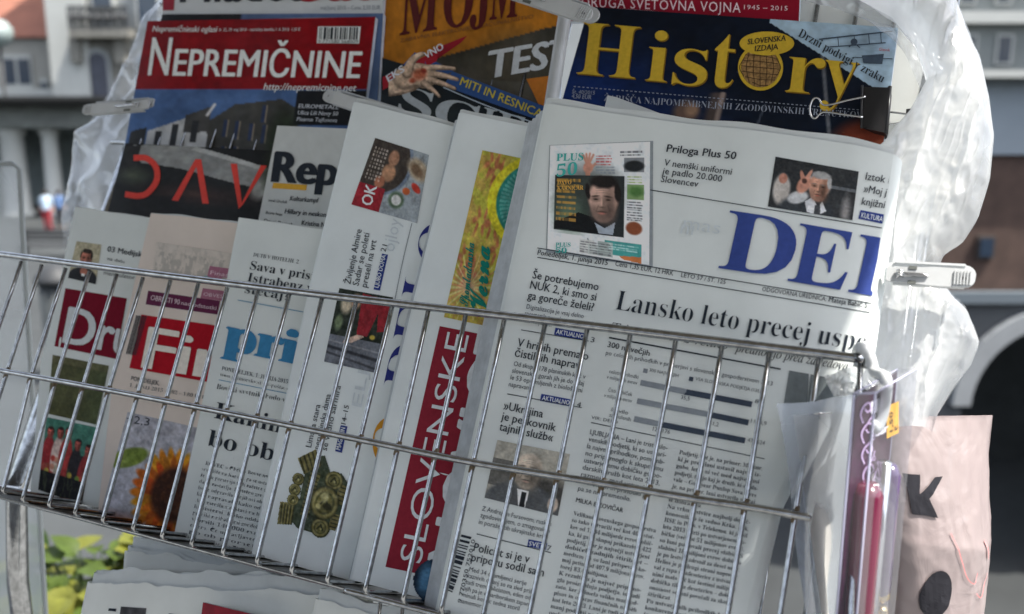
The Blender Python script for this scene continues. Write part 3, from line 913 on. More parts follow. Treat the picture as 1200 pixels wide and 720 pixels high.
# brick market building, right
YR = 12.0
xR0, xR1 = wp(1126, 300, YR)[0], wp(1126, 300, YR)[0] + 9
t = thing('brick_building', 'brown brick building with a small dark window and a pale arched gateway', 'building', (xR0 + 3, YR, QZ))
M_brick = mat('brown_brick', (0.075, 0.047, 0.037, 1), 0.92, vary=0.3, vscale=3.5)
z = lambda py, Y=YR: wp(1160, py, Y)[2]
xw = wp(1098, 300, YR)[0]
arx0, arx1 = wp(1124, 500, YR)[0], wp(1330, 500, YR)[0]
azs = z(372) - (arx1 - arx0) / 2
def wall_with_arch(x0, x1, z0, z1, ax0, ax1, zs, y0, y1, k=20):
    xm, r = (ax0 + ax1) / 2, (ax1 - ax0) / 2
    A = [(xm - r * math.cos(q), zs + r * math.sin(q)) for q in np.linspace(0, math.pi, k)]
    top = [(x0 + (x1 - x0) * i / (k - 1), z1) for i in range(k)]
    V = [(x, y0, zz) for x, zz in A + top] + [(x, y1, zz) for x, zz in A + top]
    Fs = []
    for i in range(k - 1):
        Fs += [(i, i + 1, k + i + 1, k + i), (2 * k + i + 1, 2 * k + i, 3 * k + i, 3 * k + i + 1), (i + 1, i, 2 * k + i, 2 * k + i + 1), (k + i, k + i + 1, 3 * k + i + 1, 3 * k + i)]
    return V, Fs
b = MB()
b.box((xw, YR, z(345)), (xR1, YR + 8, z(182)))
b.build('wall', M_brick, t, False)
b = MB()
V, Fs = wall_with_arch(xw, xR1, QZ, z(352), arx0, arx1, azs, YR, YR + 0.7)
b.add(V, Fs)
b.box((xw, YR, QZ), (arx0, YR + 0.7, azs)); b.box((arx1, YR, QZ), (xR1, YR + 0.7, azs))
b.add([(xw, YR, azs), (arx0, YR, azs), (xw, YR, z(352))], [(0, 1, 2)]); b.add([(arx1, YR, azs), (xR1, YR, azs), (xR1, YR, z(352))], [(0, 1, 2)])
b.build('gateway_wall', mat('gateway_plaster', (0.085, 0.09, 0.095, 1), 0.9, vary=0.2, vscale=1.2), t, False)
b = MB(); b.box((xw - .05, YR - 0.10, z(354)), (xR1, YR - 0.003, z(341))); b.build('string_course', mat('blue_grey_stone', (0.12, 0.145, 0.165, 1), 0.85), t, False)
b = MB(); b.box((xw - .05, YR - 0.06, z(181)), (xR1, YR - 0.003, z(92))); b.build('attic_band', mat('pale_blue_plaster', (0.26, 0.30, 0.335, 1), 0.85, vary=0.1, vscale=1), t, False)
b = MB(); b.box((xw - .2, YR - 0.35, z(91)), (xR1, YR + 8, z(82))); b.build('cornice', M_trim, t, False)
b = MB(); b.box((xw + .01, YR + .003, z(181)), (xR1 - .01, YR + 7.9, z(92))); b.build('attic_wall', M_brick, t, False)
lo, hi = rect_px(1145, 279, 1162, 300, YR, 0)
b = MB(); b.box((lo[0] - .03, YR - .05, lo[2] - .03), (hi[0] + .03, YR - .003, hi[2] + .03)); w = b.build('window', mat('window_frame_dark', (0.05, 0.04, 0.035, 1), 0.7), t, False)
b = MB(); b.box((lo[0], YR - .07, lo[2]), (hi[0], YR - .053, hi[2])); b.build('pane', M_glassd, w, False)
b = MB()
xm, r = (arx0 + arx1) / 2, (arx1 - arx0) / 2
for q0 in range(22):
    q = [math.pi * (q0 + f) / 22 for f in (0, 1)]
    V = []
    for yy in (YR - 0.12, YR - 0.004):
        for qq in q:
            for rr in (r - 0.06, r + 0.16): V.append((xm - rr * math.cos(qq), yy, azs + rr * math.sin(qq)))
    b.add(V, [(0, 1, 3, 2), (4, 6, 7, 5), (0, 4, 5, 1), (2, 3, 7, 6), (1, 5, 7, 3), (0, 2, 6, 4)])
b.build('archivolt', mat('archivolt_plaster', (0.26, 0.275, 0.285, 1), 0.85, vary=0.1, vscale=2), t, False)
b = MB(); b.box((xw, YR + 4.5, QZ), (xR1, YR + 4.9, z(352))); b.box((xw, YR + .75, z(352) - .003), (xR1, YR + 4.4, z(352) + .02)); b.build('gateway_rear_wall', mat('gateway_dark', (0.05, 0.055, 0.055, 1), 0.9, vary=0.4, vscale=1), t, False)
# grey building beyond it
YG = 52.0
hG = thing('office_building', 'grey building with bands of windows, far behind the brick building', 'building', (wp(1160, 84, YG)[0], YG, QZ))
xg0, xg1 = wp(1000, 40, YG)[0], wp(1700, 40, YG)[0]
b = MB(); b.box((xg0, YG, QZ), (xg1, YG + 10, wp(0, -320, YG)[2])); b.build('wall', mat('grey_concrete', (0.19, 0.205, 0.20, 1), 0.9, vary=0.15, vscale=0.6), hG, False)
for y0, y1 in ((-60, -44), (14, 28)):
    lo, hi = rect_px(1000, y0, 1700, y1, YG, 0); b = MB(); b.box((xg0 - .3, YG - 0.7, lo[2]), (xg1, YG - .004, hi[2])); b.build('cornice', M_trim, hG, False)
for x0 in range(1080, 1420, 42):
    for y0, y1 in ((-30, 6), (40, 76)):
        lo, hi = rect_px(x0, y0, x0 + 24, y1, YG, 0); b = MB(); b.box((lo[0], YG - .12, lo[2]), (hi[0], YG - .005, hi[2])); w = b.build('window', M_trim, hG, False)
        b = MB(); b.box((lo[0] + .12, YG - .15, lo[2] + .12), (hi[0] - .12, YG - .124, hi[2] - .12)); b.build('pane', M_glassd, w, False)
# dark street front behind the photographer: it shades the rack's street side and shows in the wires
hS = thing('arcade_house', 'long grey brown house front across the street, behind the viewer', 'house', (0, -14.5, 0))
b = MB(); b.box((-30, -20, 0), (30, -14.5, 7)); b.build('wall', mat('street_stucco', (0.20, 0.19, 0.17, 1), 0.9, vary=.15, vscale=.8), hS, False)
b = MB(); b.box((-30.4, -20.4, 7.003), (30.4, -13.8, 7.4)); b.build('cornice', M_stone, hS, False)
for k in range(-9, 10):
    for z0_, z1_ in ((.4, 2.9), (4.2, 6.4)):
        b = MB(); b.box((k * 3 - .8, -14.497, z0_ - .1), (k * 3 + .8, -14.42, z1_ + .1)); w = b.build('window', M_trim, hS, False)
        b = MB(); b.box((k * 3 - .7, -14.417, z0_), (k * 3 + .7, -14.40, z1_)); b.build('pane', M_glassd, w, False)

# ================================================================== THE WIRE RACK
FRONT = Surf(0.0)
TOPS = {0: (25, 307), 1: (48.8, 311), 2: (77, 315), 3: (104.7, 319), 4: (136.7, 322), 5: (167.5, 326), 6: (199.5, 329.5), 7: (232.2, 333.5), 8: (266.2, 338), 9: (302, 342.5), 10: (339, 346), 11: (377, 351), 12: (417, 355.5), 13: (459.5, 360), 14: (501.7, 365), 15: (545.5, 371), 16: (591, 375.5), 17: (638.5, 381), 18: (688, 387), 19: (738.5, 393), 20: (792, 399), 21: (846, 406), 22: (902, 412), 23: (960, 419), 24: (1008, 425)}
MIDS = {1: (8, 437), 2: (35.8, 443), 3: (64, 450), 4: (96.7, 455), 5: (126.7, 459), 6: (160.8, 465), 7: (194, 471.5), 8: (228.6, 478.7), 9: (264, 485.6), 10: (300, 492), 11: (339.3, 501), 12: (379.5, 510), 13: (421.5, 517), 14: (466, 525.5), 15: (510, 534), 16: (554, 545.5), 17: (602, 554), 18: (653, 560), 19: (705.5, 569), 20: (759.6, 577), 21: (815, 584), 22: (873, 594), 23: (932, 603)}
BOTS = {2: (2.8, 577), 3: (26, 587), 4: (57, 593.6), 5: (87.5, 603), 6: (120, 611.7), 7: (155.5, 621), 8: (189.3, 630.3), 9: (224, 639.5), 10: (260.7, 649.5), 11: (300.5, 660.5), 12: (341, 671), 13: (383, 682.5), 14: (427.5, 694), 15: (472, 705), 16: (516.7, 718)}
rack_base = FRONT.world([[0, 0]], -3.0)[0]
rack = thing('magazine_rack', 'zinc wire basket of a magazine rack holding the newspapers', 'magazine rack', (rack_base[0], rack_base[1], 0.0))
DEP = 3.3
for i in range(-1, 25):
    t = FRONT.hit([TOPS[i]])[0] if i in TOPS else np.array([i - 12.0, 6.46])
    m_ = FRONT.hit([MIDS[i]])[0] if i in MIDS else np.array([i - 12.0 + 0.02, 3.24])
    bt = FRONT.hit([BOTS[i]])[0] if i in BOTS else np.array([m_[0] + (m_[0] - t[0]), 0.0])
    if i not in BOTS: bt[1] = 0.03 * math.sin(i * 2.3)
    b = MB()
    P = list(FRONT.world([t + (0, 0.02), (t * 2 + m_) / 3, (t + 2 * m_) / 3, m_, (2 * m_ + bt) / 3, (m_ + 2 * bt) / 3, bt + (0, 0.16), bt + (0, 0.045)]))
    P += list(FRONT.world([bt + (0, 0.0)], -0.04)) + list(FRONT.world([bt], -0.16)) + list(FRONT.world([bt], -DEP + .12)) + list(FRONT.world([bt + (0, .04)], -DEP + 0.02)) + list(FRONT.world([bt + (0, .2)], -DEP))
    P += list(FRONT.world([bt + (0, 17.6)], -DEP - 1.0))
    b.tube(P, 0.056 * U, 10)
    # browned weld at the middle rail
    w0, w1 = FRONT.world([m_ + (0.015, 0.16), m_ + (-0.015, -0.17)])
    b.tube([w0, (w0 + w1) / 2, w1], [0.0575 * U, 0.066 * U, 0.0575 * U], 10, mi=1)
    b.build('wire', [M_steel, M_rust], rack)
def rail(name, pts, off, r, tail=None):
    P = FRONT.world(FRONT.hit(pts), off)
    P = bez(P, 8)
    if tail is not None: P = np.concatenate([P, tail])
    b = MB(); b.tube(P, r * U, 14); return b.build(name, M_steel, rack)
e = FRONT.hit([(1006, 421)])[0]
rail('top_rail', [(-40, 293), (22, 301), (200, 324), (377, 346), (591, 370.5), (792, 394.5), (902, 408), (1000, 420)], 0.03, 0.096,
     FRONT.world([e + (.1, 0)], 0.02))
rail('middle_rail', [(-40, 427), (8, 436), (126, 457.5), (264, 484), (421, 515.5), (554, 542.5), (705, 567), (815, 585.5), (873, 594), (932, 604), (952, 608)], 0.13, 0.078)
b = MB()
for dd, yy in ((0.75, -0.125), (2.5, -0.125)):
    b.tube(FRONT.world([[-14.5, yy], [-5, yy], [4, yy], [12.3, yy]], -dd), 0.075 * U, 12)
b.build('floor_rail', M_steel, rack)
b = MB()
for yy, dd in ((6, 3.78), (12, 4.12), (17.6, 4.42)):
    b.tube(FRONT.world([[-14.5, yy], [-5, yy], [4, yy], [12.3, yy]], -dd), 0.075 * U, 12)
b.build('rear_rail', M_steel, rack)
# white tube of the rack's frame between the two upper magazines
MAG = Surf(3.15)
b = MB(); b.tube(np.concatenate([MAG.px([(664, -40), (662, 18), (653, 76), (640, 160)]), MAG.px([(628, 240)])]), 0.19 * U, 16)
b.build('upright_tube', mat('grey_white_tube', (.50, .52, .53, 1), .45, vary=.08, vscale=40), rack)
# lower tier: rails and wires of the basket below
LOW = Surf(0.2)
b = MB(); b.tube(bez(LOW.px([(404, 692), (432, 699), (520, 722), (640, 752)], 0), 6), 0.07 * U, 10)
for k in range(9):
    x, y = 446 + 26 * k, 702 + 7.0 * k
    b.tube(LOW.px([(x, y), (x - 6, y + 60)]), 0.045 * U, 8)
b.build('lower_basket', M_steel, rack)
b = MB(); q_ = FRONT.world([[-14.6, -.05], [12.2, -.05]], -.22); q2 = FRONT.world([[-14.6, -.05], [12.2, -.05]], -3.2); dn = FRONT.world([[0, -.05]])[0] - FRONT.world([[0, -.02]])[0]
b.add([q_[0], q_[1], q2[1], q2[0], q_[0] + dn, q_[1] + dn, q2[1] + dn, q2[0] + dn], [(0, 1, 2, 3), (7, 6, 5, 4), (0, 4, 5, 1), (1, 5, 6, 2), (2, 6, 7, 3), (3, 7, 4, 0)])
b.build('floor_tray', mat('dark_tray', (.030, .026, .020, 1), .35, spec=.5, vary=.3, vscale=40), rack, False)
b = MB()
for x in (-13.6, 12.0):
    p = FRONT.world([[x, 0.0]], -DEP - 0.35)[0]; q = FRONT.world([[x, 17.6]], -DEP - 1.3)[0]
    b.tube([(p[0], p[1] - 0.02, 0.0), (p[0], p[1] - 0.02, p[2] - 0.10), p, q], 0.011, 12)
b.build('leg', M_steel, rack)

def rip(x, y, seed, a=.10):
    return a * (fbm(x * .75 + .12 * y, y * .16, seed, 3) - .45) + .5 * a * (ridge(x * .5, y * .22, seed + 4, 2) - .5)
# ================================================================== THE FRONT NEWSPAPER
def delo_h(x, y):
    xr = np.interp(y, [-2, 1, 3, 5.5, 7, 11], [9.6, 10.15, 10.75, 11.5, 11.75, 11.85])
    q = np.clip(x - (xr - 1.1), 0, 1.6)
    return rip(x, y, 2) + 0.045 * np.sin(x * 1.15 + 0.4) + 0.03 * np.sin(y * 0.8 + x * 0.5) + 0.24 * q * q - 0.10 * np.clip(y - 9.8, 0, 3) ** 2 * 0.5
S1 = Surf(0.42, h=delo_h)
c = S1.world([[7, 0]], 0)[0]
np1 = thing('newspaper', 'broadsheet with the large blue masthead, foremost and widest paper in the basket', 'newspaper', c)
folded_paper(S1, [(643, 121.5), (590, 370), (548, 560), (517, 705), (508, 745)], [(1047, 181), (1032, 288), (1015, 405), (985, 455), (940, 520), (905, 590), (876, 712), (868, 745)],
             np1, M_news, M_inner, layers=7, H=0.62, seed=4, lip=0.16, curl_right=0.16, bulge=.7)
def stacked_copies(S, left, n, H, parent, stepx=4.6, stepy=4.2, seed=0):
    """edges of the further sheets of the pile, each a little lower and further left"""
    rg = np.random.RandomState(seed); b = MB()
    for k in range(n):
        L = np.array(left, float); L[:, 0] -= stepx * (k + 1) * np.linspace(1, .75, len(L)) + rg.uniform(-.8, .8); L[0, 1] += stepy * k + rg.uniform(-1, 1)
        R_ = L + (70, 14)
        Sk = Surf(S.d0 + H * .22 + .05 * k, h=S.h)
        G = page_grid(Sk, L, R_, 12, 60); G[..., 0] += .012 * np.sin(np.linspace(0, 9 + k, 60))[:, None]
        G = np.concatenate([G[:, :1] + np.array([dx_, 0]) for dx_ in (0, .03, .07, .12, .2, .35)] + [G[:, 3:]], 1)
        bk = .10 * np.exp(-(G[..., 0] - G[:, :1, 0]) / .08)
        f = Sk.world(G.reshape(-1, 2), -bk.reshape(-1)).reshape(60, G.shape[1], 3); e_ = Sk.world(G[:, 0] + (.02, 0), -.18).reshape(60, 1, 3)
        b.grid(np.concatenate([e_, f], 1), flip=True)
    return b.build('pile_edges', mat('pile_paper_shaded', alb(146, 151, 155), .9, spec=.1, vary=.14, vscale=90), parent)  # greyer newsprint: shade between the sheet edges is put into the colour
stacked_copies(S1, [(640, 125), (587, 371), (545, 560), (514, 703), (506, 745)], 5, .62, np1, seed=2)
RE = ((1047, 181), (1016, 405))
UPD = (0.215, -0.977)
# the inner sheet that sticks up behind its top edge
sb = Surf(1.12)
G = sb.px([(712, 112), (722, 114), (760, 128), (800, 143), (800, 175), (700, 160), (706, 136)])
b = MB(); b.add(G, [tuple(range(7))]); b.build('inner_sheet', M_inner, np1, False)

cl = ((1046, 181), (1014, 405))
P = Print(S1, UPD, cl)
P.text('D', (841, 314.5), (925, 327), 69, font='serif', bold=0.0, res=5)
P.text('E', (923, 329.5), (989, 341), 69, font='serif', bold=0.0, res=5)
P.text('L', (994, 342.5), (1056, 353), 69, font='serif', bold=0.0, res=5)
P.build('masthead', ink(46, 60, 114), np1)
P = Print(S1, UPD, cl)
for a, b_ in (((630, 291), (1022, 356)), ((630, 302), (1022, 367)), ((762, 223), (1036, 268)), ((611, 387), (690, 400)), ((595, 462), (682, 478)), ((559, 626), (646, 648)), ((693, 495.5), (896, 538))):
    P.rule(a, b_, 1.0); P.flush('rule_line', INK, np1)
P.rule((714, 396), (915, 433), 1.8); P.flush('rule_line', INK, np1)
P = Print(S1, UPD, cl)
P.text('Ponedeljek, 1. junija 2015', (630, 299), (712, 311.5), 6.2, bold=0.02)
P.text('Cena 1,35 EUR, 12 HRK', (721, 312), (789, 323.5), 6.0, bold=.008)
P.text('LETO 57 / ŠT. 125', (798, 325), (850, 333.5), 5.0, bold=.008)
P.text('ODGOVORNA UREDNICA:', (893, 341.5), (968, 353.5), 5.2, bold=.008)
P.text('Mateja Babič S', (971, 354), (1016, 361.5), 6.0, bold=0.025)
P.build('date_line', INK, np1)
P = Print(S1, UPD, cl)
P.text('Lansko leto precej uspe', (721, 363), (1013, 412), 23, font='serif', bold=-0.013, res=4); P.flush('headline', INK, np1)
P.text('Tristo družb z veliko', (716, 388), (853, 410), 10, font='italic', res=3); P.flush('headline', INK, np1)
P.text('prednostjo pred zasledova', (861, 412), (993, 434.5), 10.5, font='italic', bold=0.006, res=3); P.flush('headline', INK, np1)
P.text('Priloga Plus 50', (781, 178.5), (862, 187.5), 9.0, bold=0.022); P.flush('headline', INK, np1)
P.lines(['V nemški uniformi', ('je padlo 20.000', .88), ('Slovencev', .55)], (778, 194.5), (857, 205.5), (-1.8, 9.6), 7.6, bold=0.008); P.flush('headline', INK, np1)
P.lines(['Iztok Mlak', '»Moj junak', 'knjižni svet'], (1014, 211), (1062, 219), (-2.2, 14.6), 8.6, bold=0.012); P.flush('headline', INK, np1)
P.lines(['Še potrebujemo', 'NUK 2, ki smo si', ('ga goreče želeli?', 1.0)], (624, 326.5), (701, 341), (-2.9, 12), 9.4, bold=0.016); P.flush('headline', INK, np1)
P.lines(['V hribih premalo', ('čistilnih naprav', .92)], (606, 406), (689, 422.5), (-2.8, 12), 9.6, bold=0.016); P.flush('headline', INK, np1)
P.lines(['»Ukrajina', ('je peskovnik', 1.38), ('tajnih služb«', 1.36)], (590, 480), (636, 490), (-2.5, 12.2), 9.6, bold=0.016); P.flush('headline', INK, np1)
P.lines(['Policist si je v', ('priporu sodil sam', 1.3)], (555, 646), (620, 660), (-2.6, 11.6), 9.8, bold=0.016); P.flush('headline', INK, np1)
P.text('300 največjih', (712, 407), (761, 417.5), 6.6, bold=0.02); P.flush('headline', INK, np1)
P = Print(S1, UPD, cl)
P.lines(['Digitalizacija je vsaj delno', ('spremenila potrebe po gradnji', 1.06), ('nove knjižnice.', .5)], (617, 362), (684, 373.5), (-2, 7.8), 5.4, bold=.006); P.flush('article_text', INKS, np1)
P.lines(['Od skupaj 178 planinskih koč v', 'slovenskih gorah jih je do zdaj', 'le 53 opremljenih z biološkimi', ('napravami.', .33)], (602, 429), (686, 444.5), (-1.9, 8), 5.5, bold=.006); P.flush('article_text', INKS, np1)
P.lines(['Z Andrejem Fursovom, ruskim', 'zgodovinarjem, o zmagovalcih', 'in poražencih ukrajinske krize'], (565, 598.5), (646, 617), (-1.9, 7.8), 5.4, bold=.006); P.flush('article_text', INKS, np1)
P.lines([('Med 34 osumljenci serije', .86), 'kaznivih dejanj so na sled prišli', ('tudi trem policistom, eden od', .97), 'njih pa je v mariborskem zaporu', ('minuli konec tedna storil', .86), ('samomor.', .33)], (550, 669.5), (628, 689), (-2.1, 7.4), 5.2, bold=.006); P.flush('article_text', INKS, np1)
P.text('po celotnih prihodkih v primerjavi s slovenskim gospodarstvom 2013', (710, 416), (905, 452.5), 5.0)
P.lines([('celotni prihodki', 1), ('v milijardah evrov', 1.05)], (714, 437.5), (748, 444.5), (-3, 6.5), 4.4)
P.lines([('čisti dobiček', .9), ('v milijonah evrov', 1.05)], (713, 459), (744, 465.5), (-5, 6.5), 4.4)
P.lines([('število', .8), ('zaposlenih', 1.0)], (716, 482), (741, 487.5), (-2, 6.5), 4.4)
P.text('VIR: DELO', (693, 491), (724, 497), 3.6)
for s_, x, y, w in (('85', 884.5, 472.5, 9), ('35,5', 798, 468, 10), ('1134,9', 880, 495.5, 18), ('551,2', 828, 497.5, 14), ('476.524', 876, 518, 20), ('128.176', 765, 505, 20)):
    P.text(s_, (x, y), (x + w, y + w * .2), 4.6)
P.text('300 NAJVEČJIH', (761, 435.5), (795, 442.5), 3.6); P.text('VSA SLOVENSKA PODJETJA (135,4)', (815, 446), (895, 461.5), 3.8); P.flush('chart_lettering', INKS, np1)
LEAD = ['LJUBLJANA – Lani je tristo slo-', 'venskih podjetij, ki so ustvari-', 'la največ prihodkov, pomemb-', 'no pripomoglo k skupnemu', 'ustvarjenemu dobičku gospo-', 'darskih družb kot leta 2013,', 'razmerje med ustvarjenim', ('dobičkom in prihodki pa', .9), ('pa se ni spremenilo.', .68)]
P.lines(LEAD, (691.5, 509), (782, 528), (-1.75, 8.25), 5.6, bold=0.012); P.flush('lead_text', INKS, np1)
P.text('MILKA BIZOVIČAR', (675, 588.5), (730, 601), 5.2, bold=0.02); P.flush('byline', INK, np1)
P = Print(S1, UPD, cl)
C2 = ['Velikani slovenskega gospodarstva', 'so tako ustvarili več kot 400 stot-', 'kov od 1,134 milijarde evrov dobič-', 'ka, ki ga je skupaj prikazalo 1.422', 'podjetij, kar je največji ustvarjeni', 'dobiček zadnjih štirih let –', 'medtem ko so lani prispevali ko-', 'maj petino od 407,9 milijona evrov,', ('torej 83,4 milijona.', .58), '   K rezultatu je največ pripomo-', 'gla proizvodnja podjetja, in tudi', 'zato, ker je imela veliko manj od-', 'pisov in odprav finančnih naložb', 'kot leta 2013. Lani je tudi precej', 'manj podjetij na lestvici izgubo', 'poslovalo kot leto prej, skupaj pa', 'sicer manj od prejšnjega leta, ko']
P.lines(C2, (672, 604), (768.5, 624.5), (-1.9, 7.75), 4.9, font='serif', bold=-0.004, res=1); P.flush('text_column', INKS, np1)
C3 = ['Podjetij, kot je, na primer, Merkur,', 'ki je pred lani ustavil največ iz-', 'gubo, letos ni več med največjimi', 'podjetji, tretjo kaj je družb, ki so pla-', 'vale – Goodyear Dunlop Sava Tires', 'je, na primer, lani ustvarila skoraj', 'šest milijonov dobička, leto prej pa', ('le dobra dva.', .4), '   Na vrhu lestvice najbolj dobič-', 'konosnih so še vedno Krka, Lek,', 'HSE in Dars, v Telekomu, ki je bil', 'leta 2013 četrti po ustvarjenem do-', 'bičku (več kot 51 milijonov evrov),', 'so lani poslovali precej slabše. S', 'slabimi 18 milijoni evrov dobička', 'je po lestvici zdrsnil za deset mest.', 'Helios je po drugi strani napredo-', 'val z repa šestdeseterice z ustvarje-', 'nimi malo več kot šestimi milijoni', 'dobička tik za deseterico – dobič-', 'onosnost so lani povečali za skoraj', ('štirikrat.', .28), '   Po ustvarjenih prihodkih brez', 'konkurence ostaja Petrol, ki je', 'imel 3,3 milijarde evrov', 'dobrih 40 odstotkov']
P.lines(C3, (796, 532.5), (893, 551.5), (-1.75, 7.9), 4.9, font='serif', bold=-0.004, res=1)
P.build('text_column', INKS, np1)
P = Print(S1, UPD, cl)
for x, y, w in ((649.5, 392.5, 36), (633, 470, 36), (618, 640.5, 22)):
    P.quad((x, y), (x + w, y + w * .19), (x + w + 1.6, y + w * .19 - 8.2), (x + 1.7, y - 8.2)); P.flush('section_tag', NAVY, np1)
P.quad((1006, 256.5), (1034, 262.5), (1037, 252), (1008.5, 246.5)); P.flush('section_tag', NAVY, np1)
P = Print(S1, UPD, cl)
for tx, x, y, w in (('AKTUALNO', 652, 391.5, 32), ('AKTUALNO', 635.5, 469, 32), ('SVET', 620, 639.5, 17)):
    P.text(tx, (x, y), (x + w, y + w * .19), 5.2, off=0.026, bold=0.012)
P.text('KULTURA', (1009, 255.5), (1034, 260.5), 6, off=0.026, bold=0.012)
P.build('tag_lettering', ink(190, 195, 205), np1)
P = Print(S1, UPD, cl)
for tx, x, y in (('3', 692, 401), ('4', 676, 477), ('7', 641, 645)): P.text(tx, (x, y), (x + 4.5, y + 1), 6)
P.barcode((553, 629.5), (530, 696), (523, 693), (541, 626.5), 5)
P.text('9 770350 752010', (541, 707), (557.5, 633), 4.6, up=(-.97, -.2))
P.build('barcode', INK, np1)
P = Print(S1, UPD, cl)
for a, m1, e_ in (((751.5, 445.5), (805, 456.5), (882, 471)), ((747.5, 467), (835, 483.5), (878, 492.5)), ((744, 488), (778, 495), (874, 513.5))):
    P.quad(a, m1, (m1[0] - 1.4, m1[1] + 6.4), (a[0] - 1.4, a[1] + 6.4))
P.quad((754.5, 432), (759.5, 433), (758.5, 438), (753.5, 437))
P.build('chart_bars_light', ink(112, 118, 124), np1)
P = Print(S1, UPD, cl)
for a, m1, e_ in (((751.5, 445.5), (805, 456.5), (882, 471)), ((747.5, 467), (835, 483.5), (878, 492.5)), ((744, 488), (778, 495), (874, 513.5))):
    P.quad(m1, e_, (e_[0] - 1.4, e_[1] + 6.6), (m1[0] - 1.4, m1[1] + 6.6), 0.017)
P.quad((808, 441.5), (813, 442.5), (812, 447.5), (807, 446.5)); P.poly([(804, 459.5), (806, 463.5), (801.5, 463)])
P.build('chart_bars_dark', ink(52, 60, 72), np1)
# grey picture block and ghost of the page behind
P = Print(S1, UPD)
P.quad((925, 434.5), (948, 438.5), (946, 478), (918, 476)); P.quad((950, 439), (1001, 448), (990, 486), (946, 478))
P.build('grey_block', ink(92, 98, 100), np1)
P = Print(S1, UPD, cl)
P.text('mas', (800, 268), (843, 275), 15, font='sans', bold=-0.01); P.text('ni', (797, 262 + 12), (812, 276), 16)
P.build('show_through', ink(166, 173, 176), np1)

# printed pictures of the front page
rng = np.random.RandomState(2)
cv = Canvas(150, 96, (42, 44, 46)).grain(14, 6, 3)
cv.ell(.13, .62, .10, .30, (160, 155, 150), .3); cv.ell(.13, .40, .05, .10, (150, 105, 90), .3)
cv.rect(.70, .38, 1, .44, (96, 100, 104), .8); cv.ell(.9, .85, .06, .35, (120, 118, 118), .6, al=.6)
cv.ell(.46, 1.02, .34, .38, (46, 50, 54), .2); cv.poly([(.42, .78), (.50, .66), (.58, .86), (.62, .72), (.68, .9), (.60, 1.0), (.46, .98)], (188, 190, 194))
cv.poly([(.54, .82), (.60, .80), (.62, 1), (.54, 1)], (60, 62, 66)); cv.ell(.33, .72, .10, .15, (170, 172, 174), .3, .6)
cv.face(.56, .46, .135, (176, 132, 112), (150, 150, 150), 150 / 96, 0.3)
cv.ell(.38, .45, .075, .18, (172, 124, 106), .3, .2); cv.ell(.35, .30, .025, .12, (168, 120, 102), .4, -.2); cv.ell(.42, .26, .022, .13, (176, 128, 110), .4, .25); cv.ell(.38, .38, .03, .05, (70, 50, 46), .5)
picture('photograph', S1, [(909, 184), (1006.5, 201.5), (999, 258.5), (900, 242.5)], cv.grain(26, 40, 9), np1, tex=.7)
cv = Canvas(120, 104, (150, 145, 128)).grain(14, 5, 3)
cv.rect(0, .3, .3, .75, (60, 60, 60), .7); cv.ell(.75, .75, .4, .3, (60, 58, 54), .5)
cv.ell(.5, 1.02, .52, .42, (70, 74, 78), .12); cv.poly([(.40, .72), (.56, .72), (.55, 1), (.46, 1)], (200, 202, 200)); cv.poly([(.47, .75), (.53, .75), (.54, 1), (.47, 1)], (28, 30, 34))
cv.face(.49, .40, .20, (186, 164, 138), (120, 112, 100), 120 / 104, 0.1, bald=True)
cv.line([(.33, .38), (.46, .39)], .008, (40, 38, 36)); cv.line([(.52, .39), (.65, .38)], .008, (40, 38, 36)); cv.ell(.90, .84, .07, .12, (176, 152, 130), .3)
cv.a = cv.a * .55 + cv.a.mean(2, keepdims=True) * .45
picture('photograph', S1, [(583, 516), (668, 532.5), (654, 605), (568, 583.5)], cv.grain(26, 40, 2), np1, k=1.6, tex=.7)
# the little picture of the supplement
P = Print(S1, UPD); P.quad((644, 170.5), (765.5, 165.5), (765, 314), (640, 296), .008); P.build('insert_shade', ink(118, 124, 128), np1)
cv = Canvas(150, 176, (206, 210, 212))
cv.rect(.06, .285, .745, .80, (36, 40, 42)); cv.ell(.22, .62, .16, .2, (84, 104, 86), .9, al=.8); cv.ell(.40, .40, .3, .2, (54, 60, 56), .9, al=.7)
cv.poly([(.07, .79), (.07, .72), (.30, .62), (.46, .66), (.62, .80)], (20, 22, 24)); cv.poly([(.50, .79), (.46, .70), (.56, .74), (.66, .68), (.64, .79)], (150, 160, 172))
cv.face(.54, .505, .165, (178, 146, 132), (30, 26, 25), 150 / 176, .5, beard=True)
for k in range(8): cv.text_lines(.08, .31 + .052 * k, .08 + (.26 if k < 2 else .2), .355 + .052 * k, 1, (170, 130, 62), .85, k)
for k, x in enumerate((.335, .365, .40, .435)): cv.line([(.38, .20), (x, .085 + .012 * abs(k - 1.6))], .011, (178, 128, 110))
cv.ell(.385, .215, .05, .05, (176, 126, 108), .3); cv.line([(.40, .23), (.455, .18)], .012, (176, 126, 108)); cv.rect(.36, .22, .41, .285, (166, 118, 100))
cv.text_lines(.46, .10, .62, .20, 4, (170, 60, 60), .7, 5); cv.text_lines(.46, .20, .66, .27, 3, (110, 120, 130), .6, 6)
cv.text_lines(.70, .07, .93, .12, 2, (60, 60, 64), .7, 7); cv.rect(.74, .13, .94, .25, (118, 122, 126)); cv.ell(.84, .20, .10, .045, (34, 36, 38), .3)
cv.text_lines(.77, .28, .93, .345, 3, (120, 140, 60), .6, 8); cv.rect(.77, .355, .94, .48, (112, 138, 92)); cv.ell(.86, .41, .07, .04, (70, 104, 56), .7)
cv.text_lines(.77, .49, .93, .66, 8, (60, 60, 66), .7, 9); cv.ell(.845, .715, .08, .055, (118, 66, 44), .25)
